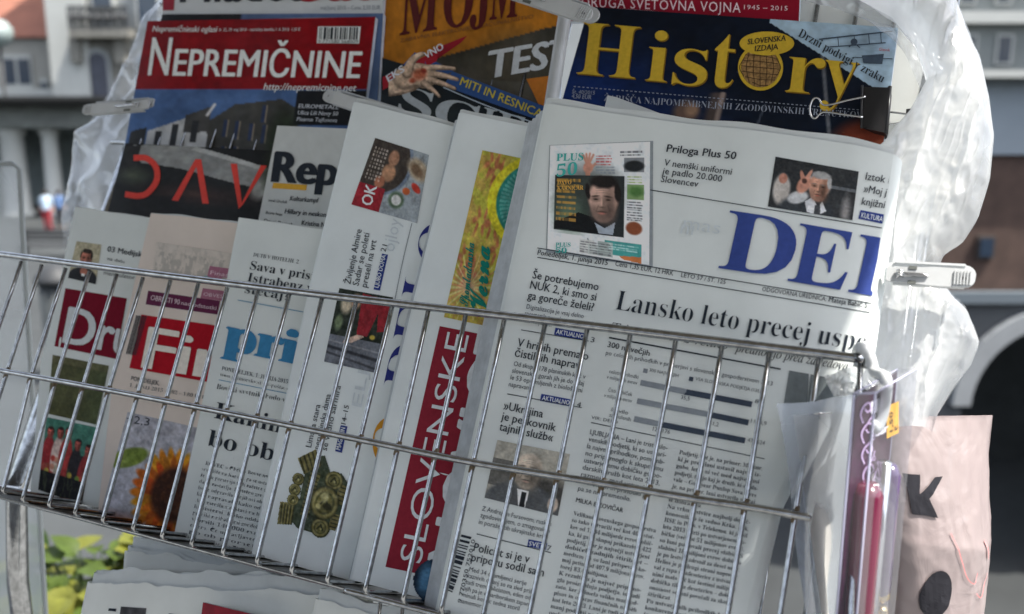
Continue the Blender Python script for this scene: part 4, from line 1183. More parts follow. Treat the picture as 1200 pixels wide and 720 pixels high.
cv.rect(.06, .83, .94, .985, (206, 210, 212)); cv.rect(.56, .84, .92, .96, (64, 140, 136)); cv.poly([(.70, .96), (.92, .945), (.92, 1.0), (.74, .985)], (176, 106, 62))
for k in range(3): cv.rect(.31 + .09 * k, .86 + .03 * (k % 2), .46 + .09 * k, .985, (190 - 20 * k, 192 - 16 * k, 190 - 16 * k)); cv.text_lines(.32 + .09 * k, .87, .45 + .09 * k, .98, 5, (70, 70, 74), .6, 20 + k)
cv.text_lines(.60, .86, .90, .92, 3, (190, 214, 212), .7, 31)
picture('insert_picture', S1, [(645, 171), (762, 166.5), (761, 311), (641.5, 292)], cv.grain(10, 60, 3), np1, tex=.45)
P = Print(S1, (0.05, -1))
P.text('PLUS', (652.5, 189.5), (684, 188.5), 8.5, font='serif', bold=0.01, off=.03); P.text('50', (652.5, 208), (676.5, 205), 14, font='serif', bold=0.0, off=.03, res=3)
P.text('PLUS', (651.5, 290), (669, 290), 5, font='serif', bold=0.01, off=.03); P.text('50', (651.5, 296.5), (664.5, 297.5), 6, font='serif', bold=0.01, off=.03)
P.build('insert_title', ink(58, 142, 136), np1)
P = Print(S1, (0.05, -1))
P.text('DAVO', (653.5, 217), (670, 216.5), 4.6, font='serif', off=.03); P.text('KARNIČAR', (653.5, 223.5), (684, 223), 4.8, font='serif', off=.03)
P.build('insert_lettering', ink(186, 146, 70), np1)

# ================================================================== SECOND PAPER: red panel, yellow picture
S2 = Surf(1.18, b=0.0, h=lambda x, y: rip(x, y, 3) - .04 * np.exp(-np.abs(y - 3.0 + .05 * x) * 5) + 0.03 * np.sin(x * 1.4) - 0.02 * np.cos(y * .7))
np2 = thing('newspaper', 'tabloid with a red panel and a yellow and green picture, left of the broadsheet', 'newspaper', S2.world([[2, 0]], 0)[0])
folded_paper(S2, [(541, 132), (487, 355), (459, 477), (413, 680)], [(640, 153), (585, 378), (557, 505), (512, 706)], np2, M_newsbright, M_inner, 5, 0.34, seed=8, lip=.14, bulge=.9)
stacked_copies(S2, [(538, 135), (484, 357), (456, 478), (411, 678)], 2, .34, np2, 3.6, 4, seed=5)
cv = Canvas(90, 190, (156, 154, 62))
mm = ridge(cv.x * 5, cv.y * 10, 4); cv.mix((mm > .62) * .22, (176, 120, 78)); cv.mix((fbm(cv.x * 3, cv.y * 7, 8) > .58) * .35, (172, 128, 80))
for k in range(12):
    r_ = random.Random(k); cx, cy = r_.random(), r_.random() * .75
    for q in range(6):
        cv.ell(cx + .10 * math.cos(q * 1.05), cy + .048 * math.sin(q * 1.05), .055, .026, (156, 96, 66), .5, q, .6)
    cv.ell(cx, cy, .05, .024, (168, 160, 70), .4)
for k in range(40):
    a_ = k / 40 * 2 * math.pi; cv.line([(.28, .80), (.28 + .42 * math.cos(a_), .80 + .2 * math.sin(a_))], .006, (196, 188, 150) if k % 2 else (178, 110, 96), .6)
cv.ell(1.12, .245, .86, .29, (196, 186, 44), .03); cv.ell(1.12, .245, .72, .25, (36, 112, 104), .03)
for k in range(60):
    a_ = k / 60 * 2 * math.pi; cv.line([(1.12 + .42 * math.cos(a_), .245 + .15 * math.sin(a_)), (1.12 + .66 * math.cos(a_), .245 + .23 * math.sin(a_))], .008, (120, 168, 160), .5)
picture('photograph', S2, [(565.5, 176.5), (636, 191), (592, 387), (520.5, 372)], cv.grain(30, 20, 5), np2)
P = Print(S2, (-.98, -.2))
P.text('Spomladanska', (549, 360), (556.5, 286), 10.5, font='script', bold=0.035, off=.03)
P.text('Verna', (570, 366), (575, 291), 20, font='script', bold=0.05, off=.03, res=3)
P.text('daila', (590, 366), (594, 310), 15, font='script', bold=0.012, off=.03)
P.build('picture_lettering', ink(22, 104, 92), np2)
P = Print(S2)
P.quad((515.5, 382.5), (600, 399), (530, 681), (452, 664.5))
P.build('red_panel', ink(112, 32, 44), np2)
P = Print(S2, (-.98, -.2))
P.text('SLOVENSKE', (494, 661), (550.5, 394), 26, off=.03, res=4, bold=-0.006)
P.text('NOVICE', (563, 668), (623, 396), 62, off=.03, res=4, bold=0.03)
P.build('panel_lettering', ink(176, 180, 184), np2)
cv = Canvas(40, 60, (22, 34, 48)); cv.ell(.3, .5, .16, .35, (70, 110, 140), .8); cv.ell(.7, .4, .2, .3, (12, 18, 26), .6)
picture('badge', S2, [(489, 651), (541, 659), (533, 711), (481, 703)], cv.grain(20, 8, 1), np2, off=.034, mask=np.hypot(cv.x - .5, cv.y - .5) < .49)

# ================================================================== THIRD PAPER: the broadsheet standing on its side
S3 = Surf(1.62, x0=0, y0=0, b=-0.015, h=lambda x, y: rip(x, y, 4) + 0.03 * np.sin(x * 1.3 + 1) + np.clip(x + .25, 0, 3) ** 2 * .03 - .05 * np.exp(-np.abs(y - 8.3 + .05 * x) * 5))
np3 = thing('newspaper', 'newspaper turned on its side with a gold brooch picture, beside the red panel paper', 'newspaper', S3.world([[-1, 0]], 0)[0])
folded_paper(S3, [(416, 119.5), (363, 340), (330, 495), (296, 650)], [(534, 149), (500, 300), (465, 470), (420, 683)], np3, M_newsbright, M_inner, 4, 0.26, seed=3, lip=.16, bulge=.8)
cv = Canvas(96, 96, (132, 140, 146)).grain(26, 5, 4)
cv.ell(.30, .25, .46, .5, (96, 108, 124), .05); cv.ell(.26, .25, .44, .48, (58, 52, 48), .04)
cv.ell(.42, .20, .09, .11, (150, 112, 90), .3); cv.ell(.40, .42, .11, .13, (156, 118, 92), .3); cv.ell(.30, .58, .08, .09, (140, 92, 72), .3)
for k in range(5): cv.text_lines(.06 + .05 * k, .1, .09 + .05 * k, .6, 9, (190, 180, 170), .7, k)
cv.rect(0, .66, .42, 1, (132, 34, 44))
cv.ell(.86, .26, .2, .14, (150, 136, 116), .4, .5); cv.ell(.84, .27, .12, .07, (104, 84, 66), .6, .5); cv.ell(.88, .52, .09, .05, (158, 50, 40), .3, .6); cv.ell(.74, .60, .06, .05, (176, 88, 50), .3)
cv.ell(.62, .76, .12, .12, (78, 96, 78), .3); cv.ell(.62, .76, .075, .075, (196, 196, 196), .3)
picture('photograph', S3, [(440, 162), (503, 182), (489, 262), (412, 240)], cv.grain(20, 30, 2), np3)
P = Print(S3, (-.95, -.28)); P.text('OK', (436, 242.5), (442.5, 219.5), 13, bold=.03, off=.03); P.build('ok_lettering', ink(190, 192, 196), np3)
UP3 = (-.955, -.29)
P = Print(S3, (-.97, -.23))
P.lines([('Življenje Almire', 1.0), ('Sadar se poleti', .96), ('preseli na vrt', .86)], (411, 334), (424.5, 270), (9.6, 1.8), 7.4, bold=.006); P.flush('headline', INK, np3)
P.text('21', (452, 296), (454.5, 288), 6); P.flush('headline', INK, np3)
P.lines(['Limska stara', ('perutninska dama', 1.28), ('se vedno šarmira', 1.52)], (365, 525), (376, 475), (9.2, 1.9), 6.6, bold=.006); P.flush('headline', INK, np3)
P.text('14–15', (405.5, 498), (409.5, 476), 5.6, bold=.01); P.flush('headline', INK, np3)
P = Print(S3, (-.97, -.23)); P.quad((438, 339.5), (445.5, 341), (455, 299), (448, 297.5)); P.quad((393, 529), (401, 531), (407.5, 500), (399.5, 498.5)); P.build('section_tag', NAVY, np3)
P = Print(S3, (-.97, -.23)); P.text('LJUBO DOMA', (444, 338), (453, 300), 5, off=.03, bold=.01); P.text('MAGAZIN', (399.5, 528), (405.5, 502), 5.4, off=.03, bold=.01); P.build('tag_lettering', ink(190, 195, 205), np3)
P = Print(S3, (-.97, -.23)); P.rule((463, 351), (463.8, 351), 1); P.stroke([(463, 352), (472, 308), (483, 262)], .9); P.build('rule_lines', GREY, np3)
cv = Canvas(90, 110, (34, 40, 34)).grain(46, 8, 7)
cv.rect(0, .62, 1, 1, (92, 96, 104)); cv.line([(0, .78), (1, .84)], .02, (44, 46, 52)); cv.line([(0, .86), (1, .95)], .014, (56, 58, 64)); cv.line([(0, .70), (1, .74)], .01, (120, 122, 128))
cv.poly([(.44, .02), (.98, .06), (.98, .46), (.86, .48), (.80, .24), (.70, .56), (.50, .58)], (124, 34, 42)); cv.poly([(.52, .56), (.66, .57), (.44, .68), (.28, .70), (.3, .65)], (176, 152, 138))
cv.ell(.2, .2, .1, .12, (170, 160, 140), .6); cv.ell(.36, .14, .09, .1, (150, 120, 100), .5); cv.ell(.12, .45, .07, .1, (96, 110, 84), .6); cv.ell(.8, .56, .05, .03, (150, 132, 52), .4)
picture('photograph', S3, [(398, 338), (461, 349), (438.5, 437), (380, 424)], cv.grain(26, 30, 2), np3)
P = Print(S3, (-.97, -.23))
for ch, a, b_ in (('D', (494, 462), (505, 410)), ('E', (505, 408), (514, 366)), ('L', (515, 358), (524, 316)), ('O', (531, 318), (541, 268))): P.text(ch, a, b_, 46, font='serif', bold=-.012, res=4)
P.build('masthead', ink(40, 46, 104), np3)
P = Print(S3, (-.97, -.23)); P.text('On', (470, 556), (492, 452), 40, font='serif', bold=-.004, shear=.2, res=4); P.build('orange_lettering', ink(170, 120, 40), np3)
P = Print(S3, (-.97, -.23)); P.text('ojloy', (462, 296), (470, 258), 14); P.text('ELJ', (424, 478), (432, 436), 12); P.build('show_through', ink(164, 171, 175), np3)
# the gold brooch
A_ = np.array([(373, 580)]); ex_ = np.array([.95, .29]); ey_ = np.array([-.25, .97])
q = lambda x, y: tuple(A_[0] + x * ex_ + y * ey_)
cv = Canvas(120, 140, (58, 64, 46))
msk = np.zeros(cv.x.shape, bool)
def br_ell(x, y, rx, ry, ring=True):
    cx, cy = x / 88 + .5, y / 104 + .5
    global msk
    dd = np.hypot((cv.x - cx) * 88 / rx, (cv.y - cy) * 104 / ry); msk = msk | (dd < 1.02)
    cv.ell(cx, cy, rx / 88, ry / 104, (44, 46, 32), .12); cv.ell(cx, cy, rx * .9 / 88, ry * .9 / 104, (112, 106, 66), .2)
    cv.ell(cx - .25 * rx / 88, cy - .3 * ry / 104, rx * .5 / 88, ry * .4 / 104, (160, 154, 110), 1.0, al=.7)
    if ring:
        cv.ell(cx, cy, rx * .66 / 88, ry * .66 / 104, (54, 56, 36), .2); cv.ell(cx, cy, rx * .56 / 88, ry * .56 / 104, (104, 100, 62), .3)
        cv.line([(cx - .3 * rx / 88, cy + .2 * ry / 104), (cx, cy - .3 * ry / 104), (cx + .3 * rx / 88, cy + .2 * ry / 104)], .010, (46, 48, 34)); cv.ell(cx + .1 * rx / 88, cy + .12 * ry / 104, .014, .012, (150, 146, 100), .6)
def br_poly(pts, c):
    global msk
    Pn = [(x / 88 + .5, y / 104 + .5) for x, y in pts]
    t_ = Canvas(120, 140, (0, 0, 0)).poly(Pn, (1, 1, 1)); msk = msk | (t_.a[..., 0] > .5); cv.poly(Pn, c)
br_poly([(-22, -40), (-4, -46), (8, -28), (20, -32), (32, -22), (30, 26), (18, 44), (-14, 44), (-28, 34), (-20, 10)], (54, 62, 48))
br_poly([(-34, -34), (-16, -50), (-4, -34), (-22, -18)], (104, 98, 60)); br_poly([(-41, 20), (-24, 17), (-21, 42), (-38, 46)], (104, 98, 60))
br_poly([(22, -20), (33, -18), (31, 4), (21, 3)], (98, 92, 58)); br_poly([(22, 16), (32, 15), (30, 34), (21, 34)], (98, 92, 58)); br_poly([(-15, -26), (-3, -24), (-5, 30), (-15, 28)], (92, 88, 56))
for k in range(5):
    cv.line([((-32 + 4.4 * k) / 88 + .5, (-36 - 3.2 * k) / 104 + .5), ((-22 + 4.2 * k) / 88 + .5, (-21 - 3.2 * k) / 104 + .5)], .011, (48, 48, 32)); cv.line([((-38 + 3.6 * k) / 88 + .5, 22 / 104 + .5), ((-35 + 3.4 * k) / 88 + .5, 43 / 104 + .5)], .010, (48, 48, 32))
for k in range(11): cv.line([(-15 / 88 + .5, (-24 + 4.8 * k) / 104 + .5), (-4 / 88 + .5, (-23 + 4.8 * k) / 104 + .5)], .008, (46, 48, 34))
for k in range(4): cv.line([(23 / 88 + .5, (-16 + 5 * k) / 104 + .5), (31 / 88 + .5, (-15.5 + 5 * k) / 104 + .5)], .008, (46, 46, 32)); cv.line([(23 / 88 + .5, (18 + 4.4 * k) / 104 + .5), (30 / 88 + .5, (18 + 4.4 * k) / 104 + .5)], .008, (46, 46, 32))
for (x, y, rr) in ((-27, -11, 7), (-28, 2, 7), (-27, 14, 7), (14, -21, 11), (12, 36, 11)): br_ell(x, y, rr, rr)
br_ell(10, 7, 17, 20, True); cv.ell(.60, .50, .05, .06, (150, 146, 104), .6); cv.ell(.66, .60, .06, .04, (52, 52, 36), .5); cv.ell(.54, .62, .04, .03, (146, 140, 96), .6)
picture('brooch', S3, [q(-44, -52), q(44, -52), q(44, 52), q(-44, 52)], cv.grain(60, 24, 4), np3, mask=msk, off=.016, tex=1.3)

# ================================================================== FOURTH PAPER: blue slab title
S4 = Surf(2.0, b=-0.045, h=lambda x, y: rip(x, y, 5) + 0.03 * np.sin(x * 1.6) + 0.02 * np.sin(y))
np4 = thing('newspaper', 'newspaper with the light blue slab title, between the sunflower paper and the brooch paper', 'newspaper', S4.world([[-4, 0]], 0)[0])
folded_paper(S4, [(280, 255), (243, 445), (204, 628)], [(392, 271), (352, 465), (308, 652)], np4, M_news, M_inner, 3, 0.14, seed=5, lip=.05, bulge=.5)
P = Print(S4, (.21, -.978))
P.lines(['Sava v prisilno', ('Istrabenz v', .8), ('stečaj?', .53)], (293, 316), (388, 332.5), (-3.0, 13.8), 10.2, font='serif', bold=-.006); P.flush('headline', INK, np4)
P.text('DUTB V HOTELIH  2', (297, 301), (350, 309.5), 4.6, font='serif', bold=-.014); P.flush('headline', INK, np4)
P.text('Kanin', (251, 490), (329, 508), 19, font='serif', bold=-.002, res=3); P.flush('headline', INK, np4)
P.text('bo ob', (243, 522), (320, 540.5), 19, font='serif', bold=-.002, res=3); P.flush('headline', INK, np4)
P.text('Bovški svetniki bodo v četrtek', (254, 456), (362, 477), 6.2, font='serif', bold=-.016); P.flush('headline', INK, np4)
P = Print(S4, (.21, -.978))
P.text('PONEDELJEK, 1. JUNIJA 2015 – leto', (260, 434), (352, 453), 4.6, font='serif', bold=-.006)
P.text('www.primorske.si – e-pošta: uredn', (258, 441), (352, 461), 4.4, font='serif', bold=-.016)
P.text('BOVEC » Občina Bovec ne gradi', (241, 545), (330, 564), 4.6, font='serif', bold=-.014, res=1)
T4 = ['smučišče na Kaninu, pa se ustavlja', 'že. Tu pomenijo tudi začetne gore', 'da se zastavlja. Pretežno gre za o', 'bo se odpravila k njihovi občini', 'kih napravah, kako oddaj', 'A je menila v dostavi na bodo', 'ki sistemi. Kako oddane', 'pesniki z nihalkami gondole iz', 'vlomili 140.000 evrov', 'enem. Če upravljavec te', 'po ob prometu', 'in ta. Kaninska Tiraspolis', 'nadaljevanje na 3. strani']
P.lines(T4, (237, 551.5), (322, 571), (-1.55, 7.3), 4.5, font='serif', bold=-.018, res=1)
P.build('article_text', INKS, np4)
P = Print(S4, (.19, -.98)); P.text('pri', (263, 409), (345, 426.5), 38, font='serif', bold=.055, res=4); P.text('m', (349, 427.5), (390, 436), 38, font='serif', bold=.055, res=4); P.build('masthead', ink(50, 104, 140), np4)
P = Print(S4); P.rule((279, 352), (356, 366), 1.1); P.rule((257, 445.5), (350, 464), 1); P.build('rule_lines', ink(92, 124, 146), np4)

# ================================================================== FIFTH PAPER: red title, sunflower
S5 = Surf(2.4, b=-0.065, h=lambda x, y: rip(x, y, 6) + 0.04 * np.sin(x * 1.9 + .5))
np5 = thing('newspaper', 'salmon newspaper with a red title box and a sunflower picture', 'newspaper', S5.world([[-7.5, 0]], 0)[0])
folded_paper(S5, [(177, 250), (151, 360), (133, 440), (114, 608)], [(290, 263), (262, 375), (244, 460), (214, 628)], np5, M_newswarm, M_inner, 3, 0.14, seed=6, lip=.05, bulge=.5)
P = Print(S5, (.19, -.98)); P.quad((166, 369), (262, 383), (244, 448), (152, 431.5)); P.build('title_box', ink(136, 18, 30), np5)
P = Print(S5, (.19, -.98)); P.text('Fin', (168, 431), (262, 446), 48, bold=.035, res=4, off=.03); P.build('masthead', ink(186, 180, 172), np5)
P = Print(S5, (.19, -.98)); P.quad((174, 341), (258, 353), (255, 369), (171, 357)); P.build('band', ink(78, 34, 58), np5)
P = Print(S5, (.19, -.98)); P.quad((246, 312), (284, 317), (281, 330), (243, 325)); P.quad((238, 338), (282, 344), (279, 355), (235, 350)); P.build('pink_tag', ink(132, 86, 104), np5)
P = Print(S5, (.19, -.98)); P.text('OBRESTI 90', (177, 352), (211, 357.5), 6, bold=.02, off=.03); P.text('nad odstotki', (213, 357.5), (254, 364), 4.6, off=.03); P.text('Finance', (247, 322), (280, 327), 4.6, off=.03); P.text('OBVESTILO', (239, 347), (278, 352.5), 4.2, off=.03); P.build('tag_lettering', ink(180, 160, 168), np5)
P = Print(S5, (.19, -.98))
P.barcode((160, 370), (173, 371), (160, 417), (148, 415), 9, 40)
P.text('PONEDELJEK,', (154, 446), (187, 452), 5, bold=.02); P.text('1. JUNIJ 2015 – 102 – 1,80 EUR', (152, 453.5), (241, 468), 4.2, font='serif', bold=-.016)
P.text('+2,3', (148, 495), (175, 499.5), 9)
P.build('barcode', INK, np5)
cvt = Canvas(90, 40, (176, 168, 160)); cvt.mix((fbm(cvt.x * 30, cvt.y * 4, 3) > .5) * .45 * (cvt.y > .25), (120, 118, 114)); cvt.mix((ridge(cvt.x * 18, cvt.y * 3, 2) > .66) * .3, (140, 136, 130))
picture('drawing', S5, [(184, 284), (284, 299), (276, 336), (178, 326)], cvt, np5, tex=.2)
P = Print(S5); P.poly([(188, 318), (240, 323), (262, 331), (190, 323)]); P.build('drawing_line', ink(84, 128, 134), np5)
cv = Canvas(100, 130, (148, 148, 156)).grain(12, 3, 3)
cv.ell(.16, .42, .24, .09, (96, 112, 48), .2, -.35); cv.ell(.06, .46, .1, .06, (112, 126, 58), .4)
r_ = random.Random(3)
for k in range(26):
    a_ = k / 26 * 2 * math.pi + .1; L_ = .44 + r_.uniform(-.05, .06)
    cv.ell(.78 + L_ * .72 * math.cos(a_), .66 + L_ * .62 * math.sin(a_), .16, .05, (170 + r_.randint(-14, 20), 104 + r_.randint(-24, 30), 26), .3, math.atan2(math.sin(a_) * .8, math.cos(a_)))
for k in range(22):
    a_ = k / 22 * 2 * math.pi + .25; cv.ell(.78 + .26 * math.cos(a_), .66 + .24 * math.sin(a_), .12, .04, (150 + r_.randint(-14, 20), 78 + r_.randint(-14, 20), 22), .4, math.atan2(math.sin(a_), math.cos(a_)))
cv.ell(.80, .66, .27, .26, (52, 28, 18), .25); cv.mix((fbm(cv.x * 22, cv.y * 22, 5) > .52) * .35 * (np.hypot((cv.x - .8) / .27, (cv.y - .66) / .26) < 1), (88, 54, 30))
cv.mix(np.clip((cv.y - .9) * 8, 0, 1) * .5, (120, 44, 20))
picture('photograph', S5, [(150, 483), (238, 503), (213, 627), (118, 603)], cv.grain(24, 26, 3), np5)

# ================================================================== SIXTH PAPER: maroon title, group photo
S6 = Surf(2.8, b=-0.085, h=lambda x, y: rip(x, y, 7) + 0.04 * np.sin(x * 1.7))
np6 = thing('newspaper', 'leftmost newspaper in the basket, with a maroon title box and a group picture', 'newspaper', S6.world([[-11, 0]], 0)[0])
folded_paper(S6, [(88, 243), (62, 370), (48, 425), (36, 577)], [(192, 257), (164, 372), (148, 440), (128, 599)], np6, M_news, M_inner, 3, 0.14, seed=7, lip=.05, bulge=.5)
P = Print(S6, (.19, -.98)); P.quad((77, 338), (149, 350), (136, 421), (64, 406)); P.build('title_box', ink(94, 16, 32), np6)
P = Print(S6, (.19, -.98), clip=((149, 349), (136, 421))); P.text('Dru', (75, 401.5), (153, 417), 42, bold=.045, res=4, off=.03); P.build('masthead', ink(168, 172, 174), np6)
P = Print(S6, (.19, -.98))
P.text('03 Medijski', (126, 295), (168, 302), 6.4, bold=.02, font='sans'); P.text('manipulator', (122, 322), (158, 328), 4.4); P.text('na delu', (126, 305), (146, 309), 3.6)
P.build('headline', INK, np6)
cv = Canvas(70, 96, (152, 146, 124)).grain(16, 5, 3)
cv.ell(.5, 1.0, .56, .36, (32, 34, 38), .1); cv.face(.5, .42, .23, (158, 100, 84), (40, 34, 30), 70 / 96); cv.ell(.5, .74, .13, .1, (150, 96, 80), .3); cv.rect(.44, .80, .56, .86, (200, 202, 204))
picture('photograph', S6, [(90, 283), (119, 287), (112.5, 333.5), (80, 326)], cv.grain(20, 40, 5), np6)
cv = Canvas(80, 90, (66, 68, 44)).grain(20, 3, 9); cv.mix(np.clip(cv.x * 1.2 - .5, 0, 1) * .6, (58, 76, 48)); cv.rect(0, 0, 1, .12, (88, 84, 60), .5)
picture('photograph', S6, [(62, 416), (128, 429), (113, 498), (56, 485)], cv.grain(14, 20, 2), np6)
cv = Canvas(90, 110, (58, 106, 92)).grain(16, 4, 9)
cv.rect(0, .40, 1, 1, (30, 30, 34))
for (x, y, sh, hr) in ((.12, .14, (138, 40, 44), (46, 30, 28)), (.32, .12, (188, 168, 158), (40, 28, 26)), (.48, .10, (150, 52, 50), (36, 28, 28)), (.70, .22, (36, 34, 38), (28, 24, 26)), (.92, .26, (128, 44, 46), (34, 28, 28))):
    cv.ell(x, y + .40, .14, .30, sh, .15); cv.face(x, y + .06, .068, (168, 84, 74), hr, 90 / 110)
for k in range(9):
    r_ = random.Random(k); cv.ell(r_.random(), .5 + r_.random() * .25, .05, .04, ((160, 60, 50), (170, 150, 60), (96, 120, 50), (170, 120, 100))[k % 4], .5)
cv.rect(0, .72, 1, 1, (24, 25, 28)); cv.mix((fbm(cv.x * 20, cv.y * 6, 4) > .58) * .3 * (cv.y > .6), (96, 110, 70))
picture('photograph', S6, [(55, 489), (113, 501), (96, 592), (45, 574)], cv.grain(24, 34, 6), np6)

# ================================================================== THE MAGAZINES OF THE UPPER TIER
def cover(t, S, quad, cv, H=.16, tex=.8):
    left = [quad[0], quad[3]]; right = [quad[1], quad[2]]
    magazine_body(S, left, right, t, H, M_pages)
    return picture('cover', S, quad, cv, t, gloss=True, off=0.004, tex=tex)
G_ = lambda r, g, b: ink(r, g, b, True)
hm = lambda x, y: 0.03 * np.sin(x * 1.1) + 0.02 * np.cos(y * 1.3)

# white magazine cut by the top edge of the picture
Sw = Surf(4.0, x0=-9, y0=15, b=-.06, h=hm)
q = [(190, -250), (462, -258), (448, 18), (190, 17)]
t = thing('magazine', 'white topped magazine with black and red title letters, behind the property magazine', 'magazine', Sw.px([(300, 10)])[0])
cv = Canvas(60, 60, (188, 192, 196)); cover(t, Sw, q, cv, tex=.15)
P = Print(Sw, (.02, -1)); P.text('Mlados', (212, 3), (357, 1), 46, font='sans', bold=.03, res=3); P.build('title_black', G_(30, 34, 40), t)
P = Print(Sw, (.02, -1)); P.text('bau', (352, 2), (444, 0), 46, font='sans', bold=.03, res=3); P.build('title_red', G_(124, 24, 34), t)
P = Print(Sw, (.02, -1)); P.text('maj/junij 2015 – Cena: 2,50 EUR', (376, 12), (446, 11.5), 4.6); P.build('date_line', G_(96, 104, 112), t)
P = Print(Sw, (.02, -1)); P.quad((191, -20), (206, -20), (204, 12.5), (191, 12.5)); P.build('red_tab', G_(120, 26, 40), t)
# the blue edged magazine behind the property magazine
Sw2 = Surf(3.9, x0=-9, y0=15, b=-.06, h=hm)
t = thing('magazine', 'narrow blue strip of a magazine between the white topped and the red topped one', 'magazine', Sw2.px([(300, 20)])[0])
cv = Canvas(80, 20, (84, 104, 140)); cv.rect(0, 0, .36, 1, (30, 32, 36)); cover(t, Sw2, [(190, 17), (449, 16), (442, 128), (168, 128)], cv)

# property magazine
Sn = Surf(3.7, x0=-9, y0=15, b=-.10, h=hm)
t = thing('magazine', 'property magazine with a red title band over a blue sky and grey building cover', 'magazine', Sn.px([(300, 130)])[0])
cv = Canvas(180, 150, (70, 98, 142))
cv.rect(0, 0, 1, .385, (118, 8, 18)); cv.mix(np.clip(1 - cv.y * 1.2, 0, 1) * (cv.y > .385) * .35, (62, 84, 130))
cv.poly([(.34, .56), (.44, .47), (.64, .44), (.72, .50), (.72, 1), (.34, 1)], (62, 62, 60)); cv.poly([(.09, .62), (.34, .50), (.345, .9), (.08, .9)], (172, 174, 176)); cv.poly([(.24, .53), (.345, .48), (.345, .62), (.24, .63)], (66, 66, 66))
for (x, y) in ((.405, .55), (.455, .56), (.515, .57), (.57, .58), (.56, .47), (.41, .70), (.46, .70), (.53, .71)): cv.rect(x, y, x + .024, y + .10, (42, 54, 82)); cv.rect(x + .018, y, x + .024, y + .1, (130, 120, 104))
for (x, y) in ((.12, .62), (.19, .58), (.27, .56)): cv.rect(x, y, x + .028, y + .12, (44, 46, 50))
cv.line([(.33, .53), (.355, .47)], .006, (200, 200, 204)); cv.rect(.70, .39, 1, .58, (26, 28, 32)); cv.ell(.66, .66, .06, .16, (40, 48, 36), .6); cv.rect(.0, .86, 1, 1, (70, 72, 74)); cv.poly([(.02, .62), (.085, .60), (.08, .9), (0, .9)], (36, 38, 40))
cover(t, Sn, [(173, 25), (440, 20), (414, 240), (135, 232)], cv.grain(12, 30, 3))
P = Print(Sn, (.13, -.99))
P.text('N', (174, 88.5), (197, 88.5), 44, bold=.025, res=3, shear=.0); P.text('EPREMIČNINE', (203, 89), (421, 92), 31, bold=.035, res=3)
P.text('Nepremičninski oglasi', (179, 37.5), (254, 38), 6.6, bold=.025, shear=.12); P.text('št. 22, 29. maj 2015 – naslednja številka 1. 6. 2015  1,20 €', (257, 37), (352, 36.5), 3.4)
P.text('http://nepremicnine.net', (309, 106), (417, 107.5), 8.2, bold=.012, shear=.15)
P.build('title', G_(186, 190, 200), t)
P = Print(Sn, (.13, -.99)); P.lines(['EUROMETALL', 'Ulica Lili Novy 50', 'Pisarne Tajfunova'], (350, 127), (397, 128.5), (-1, 7.6), 4.6, bold=.02, shear=.15); P.build('cover_lettering', G_(170, 174, 182), t)
P = Print(Sn, (.1, -.99)); P.quad((373, 31.5), (423, 31.5), (421, 51.5), (371.5, 51)); P.build('barcode_panel', G_(184, 188, 192), t)
P = Print(Sn, (.1, -.99)); P.barcode((375, 32.5), (421, 32.5), (420, 47), (374, 46.5), 4, 46); P.text('9 771580 568009', (373, 51), (420, 51.3), 3.6, off=.026); P.build('barcode', INK, t)
# dark cover with the red spaced letters
Sd = Surf(3.35, x0=-9, y0=12, b=-.10, h=hm)
t = thing('magazine', 'dark magazine with widely spaced red letters over a house picture', 'magazine', Sd.px([(200, 240)])[0])
cv = Canvas(150, 90, (19, 20, 21)).grain(12, 6, 2)
cv.poly([(.05, .02), (.42, .0), (.88, .22), (.88, .52), (.80, .46), (.66, .42), (.36, .30), (.12, .26)], (128, 130, 130)); cv.poly([(.42, .0), (.88, .22), (.86, .26), (.4, .05)], (160, 162, 162)); cv.poly([(0.0, .05), (.10, .02), (.10, .3), (.04, .3)], (32, 32, 32))
cv.ell(.10, .45, .10, .12, (64, 70, 58), .9, al=.7); cv.ell(.85, .5, .06, .12, (150, 152, 148), .5, al=.7); cv.ell(.95, .2, .1, .3, (38, 46, 30), .7); cv.ell(.5, .62, .3, .12, (58, 38, 34), .9, al=.6); cv.poly([(.14, .7), (.42, .66), (.5, .95), (.1, 1)], (22, 22, 24), .8)
cover(t, Sd, [(147, 168), (343, 178), (322, 275), (126, 250)], cv.grain(18, 30, 4))
P = Print(Sd)
P.stroke([(157, 185.5), (172, 186), (183, 196), (184, 212), (174, 226), (163, 230), (147, 228)], 7, .02)
P.quad((229, 187), (235, 187), (209, 236), (201.5, 235)); P.quad((229, 187), (236, 187), (245, 239), (237.5, 239)); P.quad((270.5, 192), (278, 192.5), (284, 240), (280, 245)); P.quad((306, 194), (313, 194.5), (285, 240), (280, 245))
P.build('title', G_(176, 50, 40), t)
# white magazine with bold black title
Sr = Surf(2.95, x0=-5, y0=10, b=-.05, h=hm)
t = thing('magazine', 'white magazine with a bold black title underlined in ochre', 'magazine', Sr.px([(350, 260)])[0])
cv = Canvas(40, 40, (178, 182, 182)).grain(8, 4, 2)
cover(t, Sr, [(325, 147.5), (430, 152), (412, 283), (302, 263)], cv, tex=.12)
P = Print(Sr, (.14, -.99))
P.text('Repl', (320, 213), (402, 218), 35, bold=.075, res=4)
P.text('Kulturkampf', (340, 235.5), (373, 238), 5.6, bold=.035, shear=.1); P.text('Hillary in neskončno', (334, 250.5), (394, 256), 5.6, bold=.035, shear=.1); P.text('Kristina Novak', (354, 264), (394, 268), 5.6, bold=.035)
P.text('uvod: Urednik', (315, 236.5), (337, 239), 3.2, bold=.03); P.text('Boris Ivan', (312, 251), (331, 253.5), 3.2, bold=.03); P.text('Drugi Pomol', (310, 260.5), (342, 265.5), 3.8, bold=.03)
P.build('title', INK, t)
